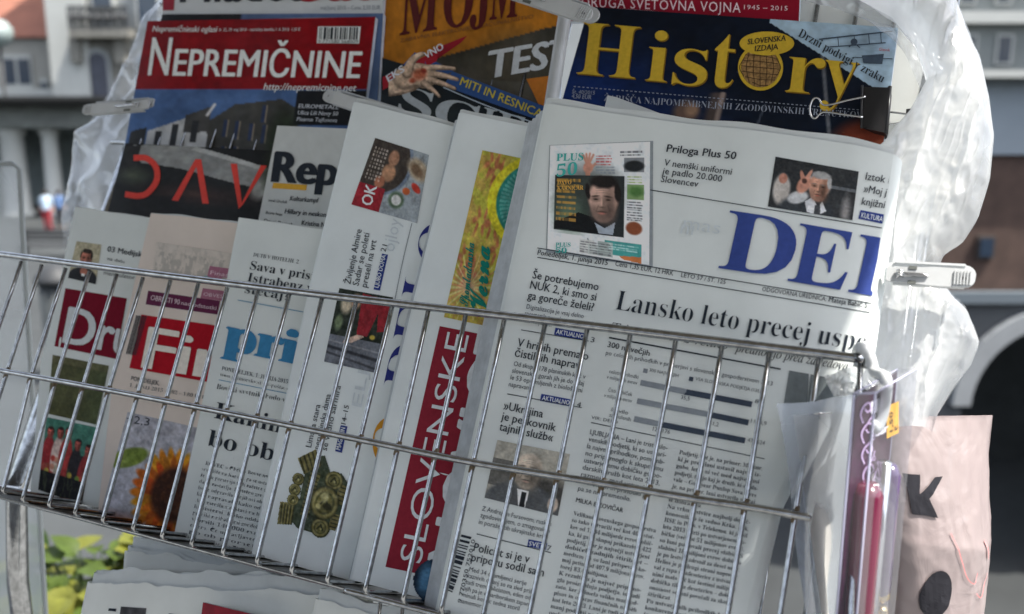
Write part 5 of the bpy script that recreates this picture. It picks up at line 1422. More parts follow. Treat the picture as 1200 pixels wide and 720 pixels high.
P = Print(Sr); P.quad((320.5, 214.5), (360, 217), (359, 223.5), (319, 221)); P.build('underline', G_(170, 130, 44), t)

# orange magazine
So = Surf(4.05, x0=0, y0=15, h=hm)
t = thing('magazine', 'orange topped electronics magazine with a dark blurred picture and white lettering', 'magazine', So.px([(560, 60)])[0])
cv = Canvas(150, 140, (52, 50, 44)).grain(40, 5, 3)
cv.poly([(0, 0), (1.1, 0), (1.1, .425), (.9, .46), (0, .70)], (160, 102, 32))
cv.ell(.45, .72, .2, .10, (100, 96, 86), .9, al=.6); cv.ell(.75, .66, .2, .16, (84, 78, 66), .9, al=.6); cv.rect(.0, .9, 1, 1, (40, 42, 42), .6)
for k in range(6): r_ = random.Random(k); cv.rect(r_.random(), .7, r_.random() * .1 + .8, .74 + r_.random() * .1, (92, 90, 82), .2)
cover(t, So, [(449, -90), (664, -90), (652, 180), (446, 160)], cv)
P = Print(So, (.06, -1), clip=((662, -40), (650, 60)))
for ch, a, b_ in (('M', (469, 42), (512, 35)), ('O', (519, 34), (553, 29)), ('J', (551, 28), (574, 25)), ('M', (574, 24), (606, 20))): P.text(ch, a, b_, 60, font='serif', bold=.012, res=3, off=.02)
P.build('title', G_(66, 22, 22), t)
P = Print(So, (.12, -.99)); P.text('ZABAVNA ELEKTRONIKA I RAČUNALNIŠTVO', (469, 50.5), (625, 22), 4.6, bold=.006); P.build('subtitle', G_(104, 70, 40), t)
P = Print(So, (.12, -.99), clip=((655, 20), (646, 140))); P.text('TEST', (571, 92.5), (668, 76), 32, bold=.06, res=3); P.build('cover_lettering', G_(168, 172, 176), t)
P = Print(So, (.1, -.99), clip=((655, 20), (640, 140))); P.poly([(617, 93), (628, 92), (636, 112), (642, 90), (653, 88), (640, 128), (632, 124)]); P.build('orange_lettering', G_(160, 96, 36), t)
P = Print(So); P.quad((449, 91), (548, 42), (541, 48), (449, 106)); P.quad((508, 58), (548, 42), (541, 50), (512, 70)); P.build('red_ribbon', G_(122, 22, 34), t)
# science magazine
Ss = Surf(3.55, x0=0, y0=13, h=hm)
t = thing('magazine', 'dark science magazine with a painted hand and a blue ribbon', 'magazine', Ss.px([(540, 130)])[0])
cv = Canvas(180, 110, (20, 26, 32)).grain(18, 4, 2)
cv.ell(.3, .55, .3, .3, (44, 52, 54), .9, al=.6)
cover(t, Ss, [(448, 68), (644, 126), (640, 190), (446, 168)], cv)
P = Print(Ss); P.quad((448.5, 91), (515, 58), (512, 72), (449, 106)); P.build('red_ribbon', G_(126, 22, 34), t)
P = Print(Ss, (-.42, -.9)); P.text('EKS', (456, 97), (475, 84), 8, bold=.035, off=.03); P.text('VNO', (500, 70), (521, 58), 8, bold=.035, off=.03); P.build('ribbon_lettering', G_(176, 178, 186), t)
P = Print(Ss); P.quad((530, 84), (646, 128), (644, 146), (520, 101)); P.poly([(473, 76), (486, 62), (492, 64), (478, 84)]); P.poly([(498, 72), (505, 70), (532, 83), (520, 90), (500, 82)]); P.build('blue_ribbon', G_(40, 66, 112), t)
P = Print(Ss); P.stroke([(520, 103), (572, 125), (636, 148)], 1.2, .024); P.build('ribbon_line', G_(150, 160, 170), t)
P = Print(Ss, (.34, -.94)); P.text('MITI IN RESNICA', (539, 100), (634, 139), 9.6, bold=.016, off=.03); P.build('blue_ribbon_lettering', G_(166, 152, 50), t)
P = Print(Ss, (.25, -.97))
P.text('S', (465, 133), (503, 143), 33, font='serif', bold=.0, res=4); P.text('C', (507, 145), (556, 158), 33, font='serif', bold=.0, res=4); P.text('I', (560, 158), (575, 162), 33, font='serif', bold=.0, res=4); P.text('E', (578, 163), (610, 171), 33, font='serif', res=4)
P.build('title', G_(142, 148, 152), t)
cv = Canvas(150, 110, (0, 0, 0)); hx = lambda x: (x - 456) / 84; hy = lambda y: (y - 56) / 64
msk = np.zeros(cv.x.shape, bool)
def limb(pts, r0, r1, c):
    global msk
    Pn = bez([(hx(x), hy(y)) for x, y in pts], 12); n_ = len(Pn)
    for i_, (x, y) in enumerate(Pn):
        rr = r0 + (r1 - r0) * i_ / (n_ - 1)
        msk = msk | (np.hypot((cv.x - x) * 84, (cv.y - y) * 64) < rr)
        cv.ell(x, y + .012, rr / 84, rr / 64, np.array(c) * .62, .2)
    for i_, (x, y) in enumerate(Pn):
        rr = (r0 + (r1 - r0) * i_ / (n_ - 1)) * .72
        cv.ell(x - .005, y - .012, rr / 84, rr / 64, np.array(c), .7, al=.6)
SKN = (186, 160, 138)
limb([(458, 104), (470, 100), (482, 94)], 9, 13, SKN); limb([(474, 92), (488, 88), (498, 90)], 13, 14, SKN); limb([(478, 86), (482, 74), (489, 67), (496, 64)], 6, 2.6, SKN)
limb([(498, 81), (514, 79.5), (533, 81)], 4.4, 2.2, SKN); limb([(502, 87), (520, 89), (536, 93.5)], 4.4, 2.2, SKN); limb([(501, 93), (518, 98), (533, 104)], 4.2, 2.1, SKN); limb([(497, 98), (508, 106), (515, 113)], 3.8, 1.9, SKN)
cv.ell(hx(492), hy(88), .10, .11, (150, 84, 62), .6, .5, .85); cv.ell(hx(484), hy(95), .05, .05, (140, 70, 52), .6, .3, .8); cv.ell(hx(497), hy(84), .04, .05, (120, 48, 38), .6, 0, .8)
picture('hand', Ss, [(456, 56), (540, 56), (540, 120), (456, 120)], cv.grain(40, 30, 3), t, gloss=True, mask=msk, off=.03, k=1.4, tex=1.2)

# red banded magazine and the history magazine
Sb = Surf(4.0, x0=6, y0=15, h=hm)
t = thing('magazine', 'magazine with a plain dark red band, behind the top of the navy magazine', 'magazine', Sb.px([(800, 10)])[0])
cv = Canvas(40, 20, (126, 18, 38)).grain(6, 4, 1); cover(t, Sb, [(672, -70), (940, -62), (936, 25.5), (668, 25)], cv, tex=.25)
P = Print(Sb, (.03, -1)); P.text('DRUGA SVETOVNA VOJNA', (682, 8.5), (868, 15.5), 11.5, track=.06, bold=.004); P.text('1945 – 2015', (872, 11.5), (923, 13), 5.2, track=.06); P.build('band_lettering', G_(188, 170, 176), t)
Sh = Surf(3.72, x0=6, y0=14, h=hm)
t = thing('magazine', 'navy magazine with the large yellow title and a globe for a letter', 'magazine', Sh.px([(850, 140)])[0])
cv = Canvas(220, 130, (16, 23, 36)).grain(12, 3, 3)
cv.ell(.05, .8, .3, .5, (18, 38, 84), .9, al=.8); cv.ell(.35, .95, .2, .3, (18, 32, 66), .9, al=.5)
cv.line([(.46, 1), (.47, .66)], .022, (70, 60, 58)); cv.line([(.48, 1), (.485, .64)], .008, (132, 116, 108)); cv.ell(.385, .82, .04, .10, (96, 76, 66), .6); cv.ell(.40, .80, .02, .05, (140, 112, 92), .8)
cv.line([(.60, .18), (.52, .46)], .005, (92, 100, 116), .8); cv.line([(.62, .70), (.60, .98)], .003, (90, 96, 108), .7); cv.line([(.77, .25), (.83, .9)], .006, (110, 112, 116), .8); cv.line([(.79, .20), (.85, .55)], .010, (60, 60, 64), .8)
cv.poly([(.585, -.1), (1.05, -.1), (1.05, .60), (.985, .545), (.585, .03)], (150, 172, 188)); cv.ell(.98, .12, .12, .12, (140, 160, 178), .9, al=.6)
cv.ell(.95, .92, .10, .16, (112, 52, 38), .5); cv.mix((fbm(cv.x * 40, cv.y * 24, 3) > .52) * .5 * ((cv.x > .86) & (cv.y > .8)), (140, 84, 62))
cover(t, Sh, [(690, 8), (1052.5, 33), (1034, 178), (652, 142)], cv.grain(10, 40, 5))
P = Print(Sh, (.12, -.99))
for ch, a, b_, h_ in (('H', (676, 87.5), (744, 93.5), 62), ('i', (756, 95.5), (781, 97.5), 60), ('s', (787, 99), (827, 102), 62), ('t', (833, 102), (858, 104), 68), ('r', (920, 108.5), (963, 112), 62), ('y', (962, 112), (1002, 116), 62)):
    P.text(ch, a, b_, h_, font='serif', bold=-.008, res=4, off=.03)
P.disc((891.5, 80), 26.5, 27, .03, 40, ring=.86)
P.disc((899, 52), 32, 14, .04, 32, rot=.0)
P.build('title', G_(164, 136, 42), t)
P = Print(Sh, (.12, -.99))
for ch, a, b_, h_ in (('H', (677.2, 88.6), (745.2, 94.6), 62), ('i', (757.2, 96.6), (782.2, 98.6), 60), ('s', (788.2, 100.1), (828.2, 103.1), 62), ('t', (834.2, 103.1), (859.2, 105.1), 68), ('r', (921.2, 109.6), (964.2, 113.1), 62), ('y', (963.2, 113.1), (1003.2, 117.1), 62)):
    P.text(ch, a, b_, h_, font='serif', bold=-.004, res=3, off=.024)
P.build('title_relief', G_(104, 78, 22), t)
P = Print(Sh, (.08, -1)); P.text('SLOVENSKA', (876.5, 53.5), (921, 49), 6.6, bold=.03, off=.05); P.text('IZDAJA', (885, 61.5), (912, 59), 6.6, bold=.03, off=.05); P.build('badge_lettering', G_(36, 36, 34), t)
cv = Canvas(50, 50, (110, 84, 50)).grain(70, 5, 4); cv.ell(.42, .4, .3, .22, (190, 168, 120), .8, al=.8); cv.ell(.75, .75, .3, .25, (90, 48, 34), .8, al=.7)
for k in range(-3, 4): cv.line([(.5 + k * .16, .02), (.5 + k * .22, .98)], .012, (60, 48, 40), .7); cv.line([(.02, .5 + k * .16), (.98, .5 + k * .2)], .012, (60, 48, 40), .7)
P = Print(Sh); P.disc((891.5, 80), 22.5, 23, .026, 36); P.build('globe', mat('printed_globe', alb(128, 98, 58), .35, vary=.6, vscale=330), t)
P = Print(Sh)
for k in range(-3, 4): P.stroke([(891 + 6.4 * k, 80 - math.sqrt(max(0, 500 - (6.6 * k) ** 2))), (891 + 8 * k, 80), (891 + 6.4 * k, 80 + math.sqrt(max(0, 500 - (6.6 * k) ** 2)))], .9, .034); P.stroke([(891 - math.sqrt(max(0, 480 - (6.6 * k) ** 2)), 78 + 6.4 * k), (891, 80 + 7 * k), (891 + math.sqrt(max(0, 480 - (6.6 * k) ** 2)), 82 + 6.4 * k)], .9, .034)
P.build('globe_lines', G_(62, 46, 34), t)
P = Print(Sh, (.45, -.89)); P.text('Drzni podvigi v zraku', (935, 43), (1034, 98), 10, font='serif', bold=-.004, off=.03, res=3); P.build('corner_lettering', G_(38, 44, 52), t)
P = Print(Sh)
P.rule((960, 47), (1046, 37.5), 1.6, .03); P.rule((972, 56), (1038, 51), 1.3, .03)
for x in (982, 1001, 1018, 1032): P.stroke([(x, 45 - (x - 980) * .12), (x + 1, 55 - (x - 980) * .06)], .9, .03)
P.disc((1001, 50), 4, 4, .031); P.stroke([(995, 56), (1001, 52), (1008, 57)], 1.2, .031)
P.quad((1010, 66), (1036, 64), (1034, 76), (1012, 75), .03, n=1); P.stroke([(1001, 68), (1046, 70)], 1, .031)
P.build('biplane', G_(52, 62, 74), t)
P = Print(Sh, (.1, -.99))
P.text('ŽARIŠČA NAJPOMEMBNEJŠIH ZGODOVINSKIH TRENUTKOV', (708, 119), (1010, 139.5), 7.6, font='serif', bold=-.014, off=.03)
P.text('Št. 40/2015', (670.5, 110), (697, 111.5), 4.4, shear=.1); P.text('4,50 EUR', (670, 115.5), (693, 117), 5, shear=.1, bold=.02)
for k in range(70): P.quad(*[(672.5 + 5.1 * k + dx, 101.5 + .42 * k + dy) for dx, dy in ((0, 0), (2.6, .2), (2.6, 1.1), (0, .9))], off=.022, n=1)
P.build('subtitle', G_(122, 128, 140), t)
P = Print(Sh, (.1, -.99)); P.text('Glasnik', (1030, 60), (1043, 61), 3.4); P.build('corner_red', G_(150, 60, 56), t)

# grey backing board behind the right end
Sg = Surf(4.25, x0=6, y0=14, h=lambda x, y: .04 * np.sin(x * 2))
q = [(900, -90), (1106, -90), (1084, 215), (1010, 240)]
bb = thing('backing_board', 'plain pale grey board behind the navy magazine', 'board', Sg.px([(1060, 120)])[0])
magazine_body(Sg, [q[0], q[3]], [q[1], q[2]], bb, .12, mat('pale_grey_card', alb(176, 178, 176), .6, vary=.06, vscale=18, bump=.1, bscale=20, trans=.4), None)

# ================================================================== PLASTIC FILM DRAPED ROUND THE RACK
def draped(name, S, left, right, m, parent, nx, ny, amp, seed, sc=(.02, .014), bulge=0.0, dirn=(1, .4)):
    v = np.linspace(0, 1, ny)
    Lp, Rp = along(left, v), along(right, v)
    u = np.linspace(0, 1, nx)[None, :, None]
    G = Lp[:, None, :] * (1 - u) + Rp[:, None, :] * u
    X, Y = G[..., 0], G[..., 1]
    a = np.array(dirn) / np.hypot(*dirn); s_, t_ = X * a[0] + Y * a[1], -X * a[1] + Y * a[0]
    wob = fbm(X * .012, Y * .012, seed) * 1.6
    w = ridge(s_ * sc[0] + wob, t_ * sc[1] + .3 * wob, seed, 2) - .5                        # long soft pleats
    b2 = np.array([math.cos(.6 + seed), math.sin(.6 + seed)])
    s2, t2 = X * b2[0] + Y * b2[1], -X * b2[1] + Y * b2[0]
    c1 = np.maximum(ridge(s_ * sc[0] * 1.9 + wob * 1.5, t_ * sc[1] * .8, seed + 31, 1) - .36, 0) * 1.6       # sharp creases
    c2 = np.maximum(ridge(s2 * sc[0] * 1.1 + wob, t2 * sc[1] * 1.3, seed + 47, 1) - .38, 0) * 1.6
    c3 = np.maximum(ridge(s2 * sc[0] * 3.4 + wob * 2, t2 * sc[1] * 3, seed + 5, 1) - .42, 0) * .8
    uu = np.linspace(0, 1, nx)[None, :]
    c4_ = ridge(X * .05 + wob * 2, Y * .05 + wob, seed + 61, 3) - .5                            # fine crinkles
    W = amp * (w + .35 * c1 + 1.0 * c2 + .9 * c3 + .14 * c4_) + bulge * np.sqrt(np.clip(1 - (2 * uu - 1) ** 2, 0, 1))
    P = S.px(G.reshape(-1, 2))
    P = P - (C2W @ S.n) * U * W.reshape(-1, 1)
    b = MB(); b.grid(P.reshape(ny, nx, 3), flip=True)
    o = b.build(name, m, parent)
    vv = v[:, None]                                   # thin see-through margins, thicker bunched folds
    cl = np.clip((uu - .74) / .18, 0, 1) * (.38 + .5 * noise2(0 * uu + 3, vv * 7, seed)) + .35 * np.clip(.16 - uu, 0, .16) / .16 + .5 * np.clip(fbm(X * .016, Y * .016, seed + 9) - .52, 0, .3) - .12 * (c1 + c2)
    ca = o.data.color_attributes.new('Col', 'FLOAT_COLOR', 'POINT'); c4 = np.ones((nx * ny, 4), np.float32); c4[:, :3] = np.clip(cl, 0, 1).reshape(-1, 1); ca.data.foreach_set('color', c4.ravel())
    return o
FILM_R = film('milky_film', (0.93, 0.95, 0.95, 1), 0.12, gloss=.16, rough=.22, scale=20, cvar=.10, transl=.62, bump=.25, vclear=True)
FILM_R2 = film('thin_milky_film', (0.90, 0.92, 0.92, 1), 0.50, gloss=.20, rough=.18, scale=14, cvar=.2, transl=.6, bump=.2)
FILM_L = film('clear_film', (0.82, 0.86, 0.90, 1), 0.66, gloss=.40, rough=.10, scale=14, cvar=.2, transl=.55, bump=.22)
Sf = Surf(2.3)
tR = thing('plastic_film', 'crumpled milky plastic film hanging at the right end of the rack', 'plastic film', Sf.px([(1080, 250)])[0])
outR = [(1112, -30), (1118, -5), (1131, 30), (1149, 70), (1159, 115), (1165, 160), (1160, 212), (1146, 256), (1129, 283), (1106, 300), (1098, 320), (1115, 345), (1133, 362), (1142, 385), (1148, 402), (1138, 428), (1118, 455), (1098, 486), (1092, 506)]
inR = [(990, -30), (1002, -5), (1045, 22), (1072, 55), (1086, 98), (1066, 135), (1040, 165), (1015, 190), (1000, 240), (990, 300), (985, 350), (985, 405), (1000, 440), (1026, 470), (1046, 506)]
draped('front_film', Surf(2.2), inR, outR, FILM_R, tR, 130, 240, .40, 3, (.026, .006), bulge=.8, dirn=(1, .30))
draped('rear_film', Surf(2.9), inR, outR, FILM_R2, tR, 50, 80, .35, 9, (.02, .010), bulge=-.6, dirn=(1, -.3))
Sf2 = Surf(3.95)
tL = thing('plastic_film', 'clear plastic film draped behind the magazines at the left end', 'plastic film', Sf2.px([(120, 200)])[0])
outL = [(214, -30), (190, -2), (168, 22), (165, 38), (148, 76), (127, 114), (109, 144), (87, 157), (82, 195), (71, 262), (79, 300), (88, 350)]
inL = [(262, -30), (258, 0), (250, 60), (240, 110), (225, 140), (215, 170), (205, 210), (195, 262), (190, 300), (180, 350)]
draped('front_film', Surf(4.75, x0=-9, y0=12, b=-.02), outL, inL, FILM_L, tL, 90, 150, .45, 5, (.030, .008), bulge=.2, dirn=(1, .5))
draped('rear_film', Surf(5.0, x0=-9, y0=12, b=-.02), outL, inL, FILM_L, tL, 40, 60, .4, 12, (.02, .013), bulge=-.3, dirn=(1, -.2))
# loose folded edge of the clear film over the backing board
tT = thing('plastic_film', 'clear plastic film stretched over the top of the grey board', 'plastic film', Surf(3.5).px([(1000, 20)])[0])
draped('sheet', Surf(3.3), [(936, -40), (942, 0), (985, 12), (1028, 26), (1046, 31)], [(1100, -40), (1108, 0), (1100, 60), (1092, 92), (1080, 110)], FILM_L, tT, 40, 40, .35, 21, (.03, .012), dirn=(.6, -1))

# ================================================================== PEGS AND CLIPS
def frame2(S, a, b, off):
    """axis system in a measured surface: from photo point a to b"""
    A, B = S.px([a, b], off)
    x = B - A; L = np.linalg.norm(x); x /= L
    n = -(C2W @ S.n); n = n - x * (n @ x); n /= np.linalg.norm(n)
    y = np.cross(n, x)
    return A, x, y, n, L
def peg(S, a, b, wd, label, flip=1, off=0.3):
    """plastic clothes peg: two jaws, ribbed thumb grips, wire spring; a = thumb end, b = jaw end"""
    A, x, y, n, L = frame2(S, a, b, off)
    t = thing('clothes_peg', label, 'clothes peg', A, group='pegs holding the plastic film')
    W = wd
    def outline(k=10):
        pts = [(.02 * L + W * .5 - W * .5 * math.cos(q), W * .5 * math.sin(q)) for q in np.linspace(-math.pi / 2, math.pi / 2, k)][::1]
        top = [(W * .5 + .0, .5 * W), (.45 * L, .52 * W), (.62 * L, .46 * W), (.97 * L, .40 * W), (L, .34 * W)]
        arc = [(W * .5 - W * .5 * math.sin(q), W * .5 * math.cos(q)) for q in np.linspace(0, math.pi, k)]
        return top[::-1] + arc[0:] + [(p, -q_) for p, q_ in top]
    O = outline()
    th = .0022
    for s_, dn, dy, nm in ((0, 0, 0, 'jaw'), (1, -.0085, -.0052 * flip, 'jaw')):
        b_ = MB()
        tilt = -.06 if s_ else .0
        V = []
        for z_ in (0, th):
            for px_, py_ in O:
                V.append(A + x * px_ + y * (py_ + dy) + n * (dn + z_ + tilt * (L * .5 - px_) * (1 if s_ else 0)))
        k = len(O)
        b_.add(V, [tuple(range(k - 1, -1, -1)), tuple(range(k, 2 * k))] + [(i, (i + 1) % k, k + (i + 1) % k, k + i) for i in range(k)])
        # raised rim walls along both long sides
        for sgn in (-1, 1):
            c0 = A + x * (.52 * L) + y * (sgn * .43 * W + dy) + n * (dn + (-.0018 if s_ == 0 else th + .0010) + tilt * (-.02 * L) * s_)
            b_.obox(c0, x * .40 * L, y * .0007, n * .0018)
        j = b_.build('jaw', M_whiteplastic, t, False)
        if s_ == 0:
            g = MB()
            for q in range(6): g.obox(A + x * (W * .22 + q * W * .15) + n * (th + .0005), x * .00045, y * W * .38, n * .0006)
            g.build('grip_ridges', M_whiteplastic, j, False)
            g = MB(); g.tube([A + x * W * .55 + n * (th + .0001), A + x * W * .55 + n * (th + .0007)], W * .10, 14); g.build('hole', M_black, j)
            g = MB()
            for sy in (-1, 1): g.obox(A + x * .70 * L + y * sy * W * .40 + n * (th + .0002), x * .045 * L, y * W * .09, n * .0004)
            g.build('slot', mat('peg_recess', (.12, .13, .12, 1), .7), j, False)
    sp = MB()
    sp.tube(bez([A + x * .52 * L + y * W * .02 + n * (th + .001), A + x * .68 * L + y * W * .03 + n * (th + .0016), A + x * .80 * L + y * W * .05 + n * (th + .0018)], 6), .0009, 8)
    sp.tube(bez([A + x * .55 * L - y * W * .05 + n * (th + .001), A + x * .70 * L - y * W * .06 + n * (th + .0016), A + x * .83 * L - y * W * .04 + n * (th + .0018)], 6), .0007, 8)
    ang = np.linspace(0, 2 * math.pi * 3, 60)
    C0 = A + x * .84 * L + n * (th + .0009)
    sp.tube([C0 + (math.cos(q) * x + math.sin(q) * n) * .0021 + y * (q / 19 - .5) * .005 for q in ang], .0006, 6)
    sp.build('spring', mat('spring_wire', (.55, .56, .57, 1), .25, metal=1.0), t)
    return t
peg(Surf(1.0), (1143, 333), (1040, 327), .0125, 'white clothes peg on the milky film at the right end', 1)
peg(Surf(3.1), (106, 134), (183, 128), .0125, 'white clothes peg on the clear film left of the house magazine', -1)
peg(Surf(3.0), (387, 117), (478, 146), .0125, 'white clothes peg behind the top of the sideways newspaper', -1)
peg(Surf(2.6), (698, 27), (598, -6), .0150, 'white clothes peg on the white tube beside the navy magazine', 1)

# binder clip
Sc = Surf(3.5)
t = thing('binder_clip', 'black binder clip with wire handles on the edge of the navy magazine', 'binder clip', Sc.px([(1028, 130)])[0])
A = Sc.px([(1012, 104), (1044, 105), (1039, 158), (1010, 152)], .10); Bk = Sc.px([(1030, 105), (1040, 106), (1035, 157), (1026, 152)], .42)
b = MB()
b.add(np.concatenate([A, Sc.px([(1036, 104), (1044, 105), (1039, 158), (1033, 154)], -.35)]), [(3, 2, 1, 0), (1, 2, 6, 5), (0, 4, 7, 3), (4, 5, 6, 7), (0, 1, 5, 4), (2, 3, 7, 6)])
b.build('body', M_black, t, False)
b = MB(); b.tube(Sc.px([(1043, 103), (1041, 130), (1038, 158)], .06), .0016, 10); b.tube(Sc.px([(1011, 103), (1010, 130), (1010, 153)], .13), .0009, 8)
b.build('rolled_edge', M_black, t)
M_bright = mat('bright_wire', (.72, .73, .74, 1), .18, metal=1.0)
b = MB(); b.tube(bez(Sc.px([(1015, 117), (995, 121), (968, 127), (960, 119), (954, 120), (950, 130), (952, 140), (957, 142), (966, 135), (990, 138), (1012, 141)], .16), 6), .0008, 8); b.build('handle', M_bright, t)
b = MB(); b.tube(bez(Sc.px([(1040, 129), (1056, 131), (1072, 134), (1078, 137), (1073, 141), (1056, 142), (1038, 145)], -.1), 6), .0008, 8); b.build('handle', M_bright, t)
t = thing('binder_clip', 'black binder clip half hidden by the milky film beside the grey board', 'binder clip', Surf(3.7).px([(1068, 138)])[0])
b = MB(); Q = Surf(3.7).px([(1062, 128), (1078, 126), (1074, 152), (1060, 150)]); n_ = (C2W @ FRONT.n) * U * .3
b.add(np.concatenate([Q, Q + n_]), [(3, 2, 1, 0), (4, 5, 6, 7), (0, 1, 5, 4), (1, 2, 6, 5), (2, 3, 7, 6), (3, 0, 4, 7)]); b.build('body', M_black, t, False)

# ================================================================== THINGS HANGING AT THE RIGHT END
def hang_frame(px, z, phi):
    """vertical frame hanging from a photo point at depth z (wire spacings), its x axis phi degrees off the camera's right"""
    o = np.array([(px[0] - 600) / F, (px[1] - 360) / F, 1.0]) * z
    e0 = C2W.T @ np.array([math.cos(math.radians(phi)), math.sin(math.radians(phi)), 0])
    e1 = UPC
    return (o, e0, e1, np.cross(e0, -e1))
def solid_sheet(S, q, th, name, m, parent, nx=8, ny=12, bow=None):
    q = [np.array(p, float) for p in q]
    u, v = np.meshgrid(np.linspace(0, 1, nx), np.linspace(0, 1, ny))
    u, v = u[..., None], v[..., None]
    G = q[0] * (1 - u) * (1 - v) + q[1] * u * (1 - v) + q[2] * u * v + q[3] * (1 - u) * v
    off = np.zeros(nx * ny) if bow is None else bow(u.ravel(), v.ravel())
    P = S.px(G.reshape(-1, 2)) - (C2W @ S.n) * U * off[:, None]
    Q = P + (C2W @ S.n) * th
    b = MB(); b.grid(P.reshape(ny, nx, 3), flip=True); b.grid(Q.reshape(ny, nx, 3))
    Pg, Qg = P.reshape(ny, nx, 3), Q.reshape(ny, nx, 3)
    for a, c_, fl in ((Pg[0], Qg[0], 0), (Pg[-1], Qg[-1], 1), (Pg[:, 0], Qg[:, 0], 1), (Pg[:, -1], Qg[:, -1], 0)): b.grid(np.stack([a, c_]), flip=bool(fl))
    return b.build(name, m, parent)

# clear sleeve with a white paper in it
HS = Surf(0.0, frame=hang_frame((910, 473), 18.9, 25))
M_clear = film('clear_sleeve', (.75, .82, .88, 1), .70, gloss=.35, rough=.08, scale=18, cvar=.08, transl=.4, bump=.2)
t = thing('clear_sleeve', 'clear plastic sleeve holding a blank white paper, hung at the end of the top rail', 'plastic sleeve', HS.px([(950, 500)])[0])
wav = lambda u, v: .10 * np.sin(u * 5 + v * 3) + .05 * np.sin(v * 9)
solid_sheet(HS, [(910, 473), (1006, 464), (1010, 780), (950, 790)], .0003, 'front_film', M_clear, t, 14, 24, wav)
S_in = Surf(0.10, frame=hang_frame((910, 473), 18.9, 25))
solid_sheet(Surf(.22, frame=hang_frame((910, 473), 18.9, 25)), [(910, 473), (1006, 464), (1010, 780), (950, 790)], .0003, 'rear_film', M_clear, t, 14, 24, wav)
b = MB(); b.tube(HS.px([(949, 483), (969, 481.5)], .12), .0006, 6); b.build('staple', M_bright, t)
t = thing('paper_slip', 'blank white paper inside the clear sleeve', 'paper', S_in.px([(960, 560)])[0])
solid_sheet(S_in, [(930, 487), (998, 484), (1008, 780), (966, 785)], .0004, 'sheet', mat('white_paper', (.86, .85, .82, 1), .8, vary=.03, vscale=30, bump=.3, bscale=14, bdist=.004, trans=.6), t, 12, 20, lambda u, v: .06 * np.sin(u * 6 + v * 2) + .10 * (u < .2) * v)
# pink bag at the right
FB = hang_frame((1056, 492), 21.2, 30)
HB = Surf(0.0, frame=FB)
t = thing('plastic_bag', 'pink printed plastic bag hanging at the lower right, with black marks', 'plastic bag', HB.px([(1100, 520)])[0])
M_pink = film('pink_film', (.54, .455, .45, 1), .16, gloss=.20, rough=.18, scale=24, cvar=.08, transl=.42, bump=.5)
bowb = lambda u, v: .9 * np.sqrt(np.clip(1 - (2 * u - 1) ** 2, 0, 1)) * np.clip(v * 2.2, .02, 1) + .22 * (ridge(u * 2.2 + v * .8, v * 2.4, 5) - .5) * np.clip(v * 3, 0, 1) + .06 * (ridge(u * 6, v * 7, 8) - .5)
qb = [(1040, 489), (1163, 487), (1128, 790), (1036, 790)]
solid_sheet(HB, qb, .0003, 'front_film', M_pink, t, 70, 110, bowb)
solid_sheet(Surf(.05, frame=FB), qb, .0003, 'rear_film', M_pink, t, 24, 40, lambda u, v: -bowb(u, v) * .7)
Sbf = Surf(0.0, frame=FB, h=None)
class BagPrint(Print):
    def tris(s, V, T, off=0.016, fine=None, clip=True):
        return super().tris(V, T, off, 3.0)
    def build(s, name, m, parent):
        P = np.concatenate(s.V); q = [np.array(p, float) for p in qb]
        v = (P[:, 1] - 488) / 302.0; xl = q[0][0] + (q[3][0] - q[0][0]) * v; xr = q[1][0] + (q[2][0] - q[1][0]) * v
        u = (P[:, 0] - xl) / (xr - xl)
        W = HB.px(P) - (C2W @ HB.n) * U * (bowb(u, v) + .035)[:, None]
        return mesh(name, W, s.T, m, parent, False)
P = BagPrint(HB); P.poly([(1058, 571), (1077, 552), (1086, 551), (1066, 575), (1071, 595), (1061, 594)]); P.poly([(1046, 550), (1062, 550), (1061, 556), (1058, 571), (1061, 594), (1049, 594)]); P.flush('black_marks', ink(34, 34, 38), t)
P.disc((1062, 679), 12, 28, rot=.26)
P.build('black_marks', ink(34, 34, 38), t)
P = BagPrint(HB); P.stroke([(1080, 610), (1086, 640), (1092, 658), (1100, 664), (1104, 652)], 1.0); P.stroke([(1104, 676), (1112, 682), (1116, 668), (1122, 655)], 1.0); P.stroke([(1118, 618), (1122, 632), (1124, 640)], 2.2)
P.build('red_marks', ink(170, 110, 110), t)
# blister pack
FK = hang_frame((1002, 462), 17.7, 48)
HK = Surf(0.0, frame=FK)
t = thing('blister_pack', 'clear blister pack with a dark purple card, hung by a white tie', 'blister pack', HK.px([(1025, 460)])[0])
wK = HK.hit([(1002, 462), (1051, 440)]); WK = wK[1][0]; HT = 0.0
def kp(x, y, off=0.0): return HK.world([[x, y]], off)[0]
card = MB()
V = [kp(.06, -.10, 0), kp(WK, -.02, 0), kp(WK, -6.6, 0), kp(.06, -6.6, 0)]; V2 = [kp(.06, -.10, -.03), kp(WK, -.02, -.03), kp(WK, -6.6, -.03), kp(.06, -6.6, -.03)]
card.add(V + V2, [(3, 2, 1, 0), (4, 5, 6, 7), (0, 1, 5, 4), (1, 2, 6, 5), (2, 3, 7, 6), (3, 0, 4, 7)])
card.build('card', mat('purple_card', alb(72, 30, 62, .62), .4, vary=.35, vscale=160), t, False)
Pk = Print(HK)
r_ = random.Random(5)
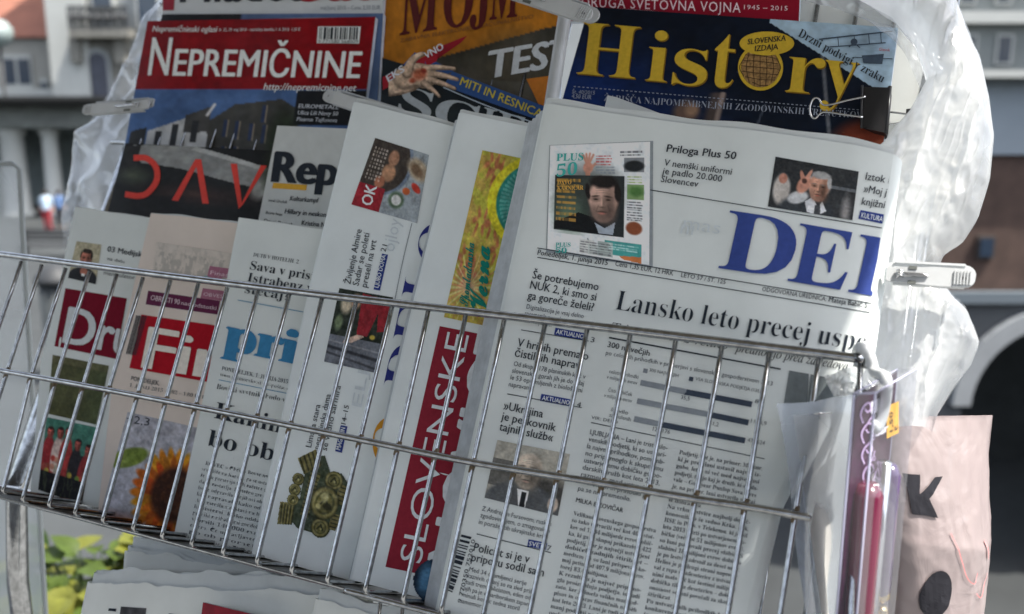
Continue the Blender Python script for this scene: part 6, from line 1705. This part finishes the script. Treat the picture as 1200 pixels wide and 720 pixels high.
for k in range(8):
    x0 = 1005 + r_.uniform(0, 9); y0 = 476 + k * 24
    Pk.stroke([(x0, y0 + 20), (x0 - 3, y0 + 10), (x0 + 1, y0), (x0 + 7, y0 - 4), (x0 + 9, y0 + 3), (x0 + 5, y0 + 7), (x0 + 2, y0 + 3)], 1.8)
    Pk.stroke([(x0 + 4, y0 + 22), (x0 + 10, y0 + 12), (x0 + 12, y0 + 4)], 1.4); Pk.disc((x0 + 11, y0 + 13), 2, 3, ring=.6)
Pk.build('swirl_print', ink(150, 132, 160), t)
Pk = Print(HK, (0, -1)); Pk.text('dar', (1024, 512), (1039, 505), 9, bold=.06, off=.02); Pk.text('od', (1025, 499), (1031, 496.5), 4, bold=.05, off=.02); Pk.quad((1020, 471), (1037, 463), (1037, 478), (1020, 486), .014); Pk.build('card_lettering', ink(190, 186, 196), t)
Pk = Print(HK, (0, -1)); Pk.quad((1038, 476), (1052, 470), (1052, 507), (1038, 514), .02); Pk.build('price_sticker', mat('yellow_sticker', (.80, .42, .04, 1), .6), t)
Pk = Print(HK, (-1, .35)); Pk.text('1,50', (1044.5, 505), (1044.5, 482), 4, off=.03, bold=.03); Pk.text('E', (1050, 503), (1050, 498), 3.5, off=.03, bold=.03); Pk.build('sticker_lettering', ink(60, 44, 30), t)
# moulded clear shell: a box behind the card's edge and a long dome on the card
M_shell = film('blister_plastic', (.75, .75, .85, 1), .955, gloss=.26, rough=.06, scale=20, cvar=.04, transl=.4, bump=.10)
sh = MB()
dp = .36
N_ = [(0, 0), (WK + .04, 0.03), (WK + .04, -6.7), (0, -6.7)]
f0 = [kp(x, y, -.02) for x, y in N_]; f1 = [kp(x - .02, y + (.10 if y > -1 else 0), dp) for x, y in N_]
sh.add(f0 + f1, [(0, 4, 7, 3), (0, 1, 5, 4), (4, 5, 6, 7), (1, 2, 6, 5)])
sh.build('clear_box', M_shell, t, False)
ed = MB()
for i in (0, 3): pass
ed.tube([f0[0], f0[3]], .0007, 6); ed.tube([f1[0], f1[3]], .0007, 6); ed.tube([f0[0], f1[0]], .0007, 6); ed.tube([f0[0], f0[1], f0[2]], .0006, 6); ed.tube([f1[0], f1[1]], .0006, 6)
ed.build('box_edges', mat('lilac_plastic_edge', (.50, .49, .64, 1), .2, spec=.8), t)
dm = MB()
rows = []
for j, v in enumerate(np.linspace(0, 1, 30)):
    y = -1.55 - v * 4.9
    g = min(1, math.sin(min(1, v * 6) * math.pi / 2))
    rows.append([kp(WK * .58 + WK * .42 * g * math.cos(q), y + .0, .03 + .42 * g * math.sin(q)) for q in np.linspace(0, math.pi, 14)])
dm.grid(np.array(rows)); dm.build('dome', M_shell, t)
# the little torch inside the blister
tt = thing('pen_torch', 'fuchsia and purple pen torch with gold end inside the blister pack', 'pen torch', kp(WK * .4, -4, .1))
b = MB(); b.tube([kp(WK * .30, -1.8, .14), kp(WK * .30, -2.0, .14), kp(WK * .30, -4.8, .14), kp(WK * .30, -5.0, .14)], [.006, .0095, .0095, .008], 16); b.build('barrel', mat('fuchsia_plastic', (.12, .008, .035, 1), .22, coat=.5), tt)
b = MB(); b.tube([kp(WK * .56, -1.5, .22), kp(WK * .56, -5.1, .22)], .0042, 12); b.build('metal_rod', M_bright, tt)
b = MB(); b.tube([kp(WK * .80, -1.7, .16), kp(WK * .80, -1.9, .16), kp(WK * .80, -4.3, .16), kp(WK * .80, -4.4, .16)], [.004, .007, .007, .005], 14); b.build('sleeve', mat('purple_plastic', (.07, .035, .12, 1), .22, coat=.5), tt)
b = MB()
for (x, y, r) in ((.80, -4.35, .006), (.62, -4.75, .005), (.84, -4.75, .005), (.52, -5.2, .0085), (.52, -5.55, .0065)):
    b.tube([kp(WK * x, y + .12, .2), kp(WK * x, y + .05, .2), kp(WK * x, y - .05, .2), kp(WK * x, y - .12, .2)], [r * .7, r, r, r * .7], 14)
b.build('gold_end', mat('gold_metal', (.55, .42, .22, 1), .22, metal=1.0), tt)
# white tie that carries the pack
TIE = Surf(-.35)
t = thing('cable_tie', 'white plastic tie looped over the end of the top rail', 'tie', TIE.px([(1012, 416)])[0])
pz = bez(np.concatenate([Surf(.3).px([(1008, 428)]), Surf(.25).px([(1005, 412)]), TIE.px([(1010, 408), (1019, 418), (1025, 436)]), [kp(WK * .56, .05, .12), kp(WK * .60, -.5, .10), kp(WK * .52, -.85, .06), kp(WK * .42, -.75, .02)]]), 10)
b = MB(); b.tube(pz, .0036, 10); b.build('strap', M_whiteplastic, t)
b = MB(); b.tube(bez(Surf(.05).px([(1017, 432), (1019, 410), (1014, 405), (1008, 412), (1005, 430)]), 8), .0030, 8)
b.build('strap_end', M_whiteplastic, t)
# torn scraps of film on the rail end
t = thing('film_scrap', 'crumpled scrap of clear film knotted beside the white tie', 'film scrap', Surf(-.2).px([(985, 450)])[0])
draped('scrap', Surf(-.15), [(966, 440), (970, 452), (978, 466)], [(1000, 430), (1004, 442), (1002, 462)], FILM_R, t, 30, 24, .5, 33, (.09, .06))

# ================================================================== LOWER TIER
def upright_stack(S, left, right, label, n, H, seed, group=None):
    t = thing('newspaper', label, 'newspaper', S.px([right[-1]])[0], group)
    folded_paper(S, left, right, t, mat('newsprint_lower', alb(188, 190, 186), .85, spec=.15, vary=.05, vscale=22, bump=.3, bscale=14, bdist=.005, trans=.15), M_inner, n, H, seed, lip=.42, bulge=.9, ragged=.35)
    return t
hL = lambda x, y: .10 * np.sin(x * .55 + 1)
t = upright_stack(Surf(2.9, h=hL), [(150, 645), (146, 690), (140, 790)], [(262, 661), (410, 686), (400, 800)], 'folded newspaper standing behind the others below the basket, jagged top edge', 9, .7, 11)
SL = Surf(2.05, h=hL)
t = upright_stack(SL, [(106, 683), (98, 720), (80, 830)], [(432, 700), (424, 740), (400, 850)], 'thick newspaper with a small dark picture, standing below the basket', 9, .7, 12)
cv = Canvas(40, 20, (60, 60, 62)).grain(60, 5, 3); picture('photograph', SL, [(142, 711), (172, 713), (168, 740), (138, 738)], cv, t)
P = Print(SL, (.2, -1)); P.quad((128, 713), (137, 713.5), (136, 717), (127, 716)); P.text('Dnevnik', (196, 735), (300, 752), 16, bold=.03); P.build('headline', INK, t)
SM = Surf(1.55, h=hL)
t = thing('magazine', 'thin red covered magazine leaning in front of the thick newspaper', 'magazine', SM.px([(260, 715)])[0])
cv = Canvas(30, 30, (116, 22, 34)); cover(t, SM, [(238, 706), (330, 728), (318, 830), (226, 800)], cv, .1)
SN = Surf(1.2, h=hL)
t = upright_stack(SN, [(372, 706), (364, 740), (350, 820)], [(520, 740), (510, 790), (480, 860)], 'pale newspaper at the right end of the lower basket', 4, .3, 13)

# ================================================================== PLANT AND CLEAR PANEL AT THE LEFT
pc = wp(100, 696, 2.0)
t = thing('potted_plant', 'yellow green leafy plant below the left end of the basket', 'plant', (pc[0], pc[1], 0.0))
M_leaf = [mat('leaf_%s' % n_, c_, .5, spec=.4, vary=.2, vscale=40, trans=.45) for n_, c_ in (('yellow', (.19, .20, .03, 1)), ('green', (.085, .13, .02, 1)), ('deep', (.035, .065, .013, 1)))]
r_ = random.Random(11)
zp = pc[2] - .055
b = MB(); b.lathe((pc[0], pc[1], 0), [(.15, 0), (.15, .02), (.12, .04), (.12, zp - .26), (.14, zp - .25)], 24); b.build('pedestal', M_terr, t)
b = MB(); b.lathe((pc[0], pc[1], zp - .248), [(.09, 0), (.13, .20), (.14, .20), (.14, .235), (.12, .235), (.118, .20), (.01, .195)], 24); b.build('pot', mat('grey_pot', (.25, .25, .24, 1), .8, vary=.1, vscale=20), t)
stems = MB(); fol = MB()
for k in range(230):
    a_ = r_.uniform(0, 2 * math.pi); rr = .15 * math.sqrt(r_.random()); base = np.array([pc[0] + .4 * rr * math.cos(a_), pc[1] + .4 * rr * math.sin(a_), zp - .03])
    tip = np.array([pc[0] + 1.0 * rr * math.cos(a_), pc[1] + 1.0 * rr * math.sin(a_), zp + r_.uniform(-.04, .155) - .25 * rr])
    stems.tube(bez([base, (base + tip) / 2 + (0, 0, .02), tip], 4), .0016, 5)
    d = np.array([math.cos(a_) + r_.uniform(-.8, .8), math.sin(a_) + r_.uniform(-.8, .8), r_.uniform(-.5, .3)]); d /= np.linalg.norm(d)
    s_ = np.cross(d, (0, 0, 1)); s_ /= np.linalg.norm(s_); nn = np.cross(s_, d)
    L_ = r_.uniform(.06, .11); Wd = L_ * r_.uniform(.30, .40)
    G = []
    for v in np.linspace(0, 1, 7):
        w_ = Wd * math.sin(math.pi * v ** .75) + .0006
        G.append([tip + d * L_ * v + s_ * w_ * q + nn * (-.35 * L_ * v * v + .25 * abs(q) * w_) for q in (-1, -.5, 0, .5, 1)])
    fol.grid(np.array(G), mi=r_.choice((0, 0, 1, 1, 2)))
stems.build('stems', M_leaf[2], t); fol.build('foliage', M_leaf, t)

YP = 1.22
p1, p0 = wp(18, 195, YP), wp(50, 720, YP)
t = thing('acrylic_screen', 'hazy clear acrylic screen with a bright edge at the far left', 'screen', (p0[0] - .2, YP, 0))
M_panel = film('hazy_acrylic', (.66, .70, .70, 1), .60, gloss=.25, rough=.15, scale=5, cvar=.25, transl=.45, bump=.1)
b = MB()
x0, x1 = p0[0] - .62, (p0[0] + p1[0]) / 2
V = [(x0, YP, 0.02), (p0[0], YP, 0.02), (p0[0], YP, p0[2]), (p1[0], YP, p1[2] - .004), (p1[0] - .004, YP, p1[2]), (x0, YP, p1[2])]
V2 = [(x, y + .006, z_) for x, y, z_ in V]
k = 6
b.add(V + V2, [tuple(range(k)), tuple(range(2 * k - 1, k - 1, -1))] + [(i + 1 if i < k - 1 else 0, i, i + k, (i + 1) % k + k) for i in range(k)])
b.build('sheet', M_panel, t, False)
b = MB(); b.tube([(p0[0] + .003, YP + .003, .02), (p0[0] + .003, YP + .003, p0[2]), (p1[0] + .003, YP + .003, p1[2] - .004), (p1[0] - .004, YP + .003, p1[2] + .003), (x0, YP + .003, p1[2] + .003)], .0030, 8)
b.build('edge_strip', mat('white_edge', (.52, .55, .55, 1), .35, trans=.4), t)
b = MB(); b.box((x0 + .05, YP - .12, 0), (x0 + .09, YP + .12, .03)); b.box((p0[0] - .1, YP - .12, 0), (p0[0] - .06, YP + .12, .03)); b.build('foot', M_steel, t, False)
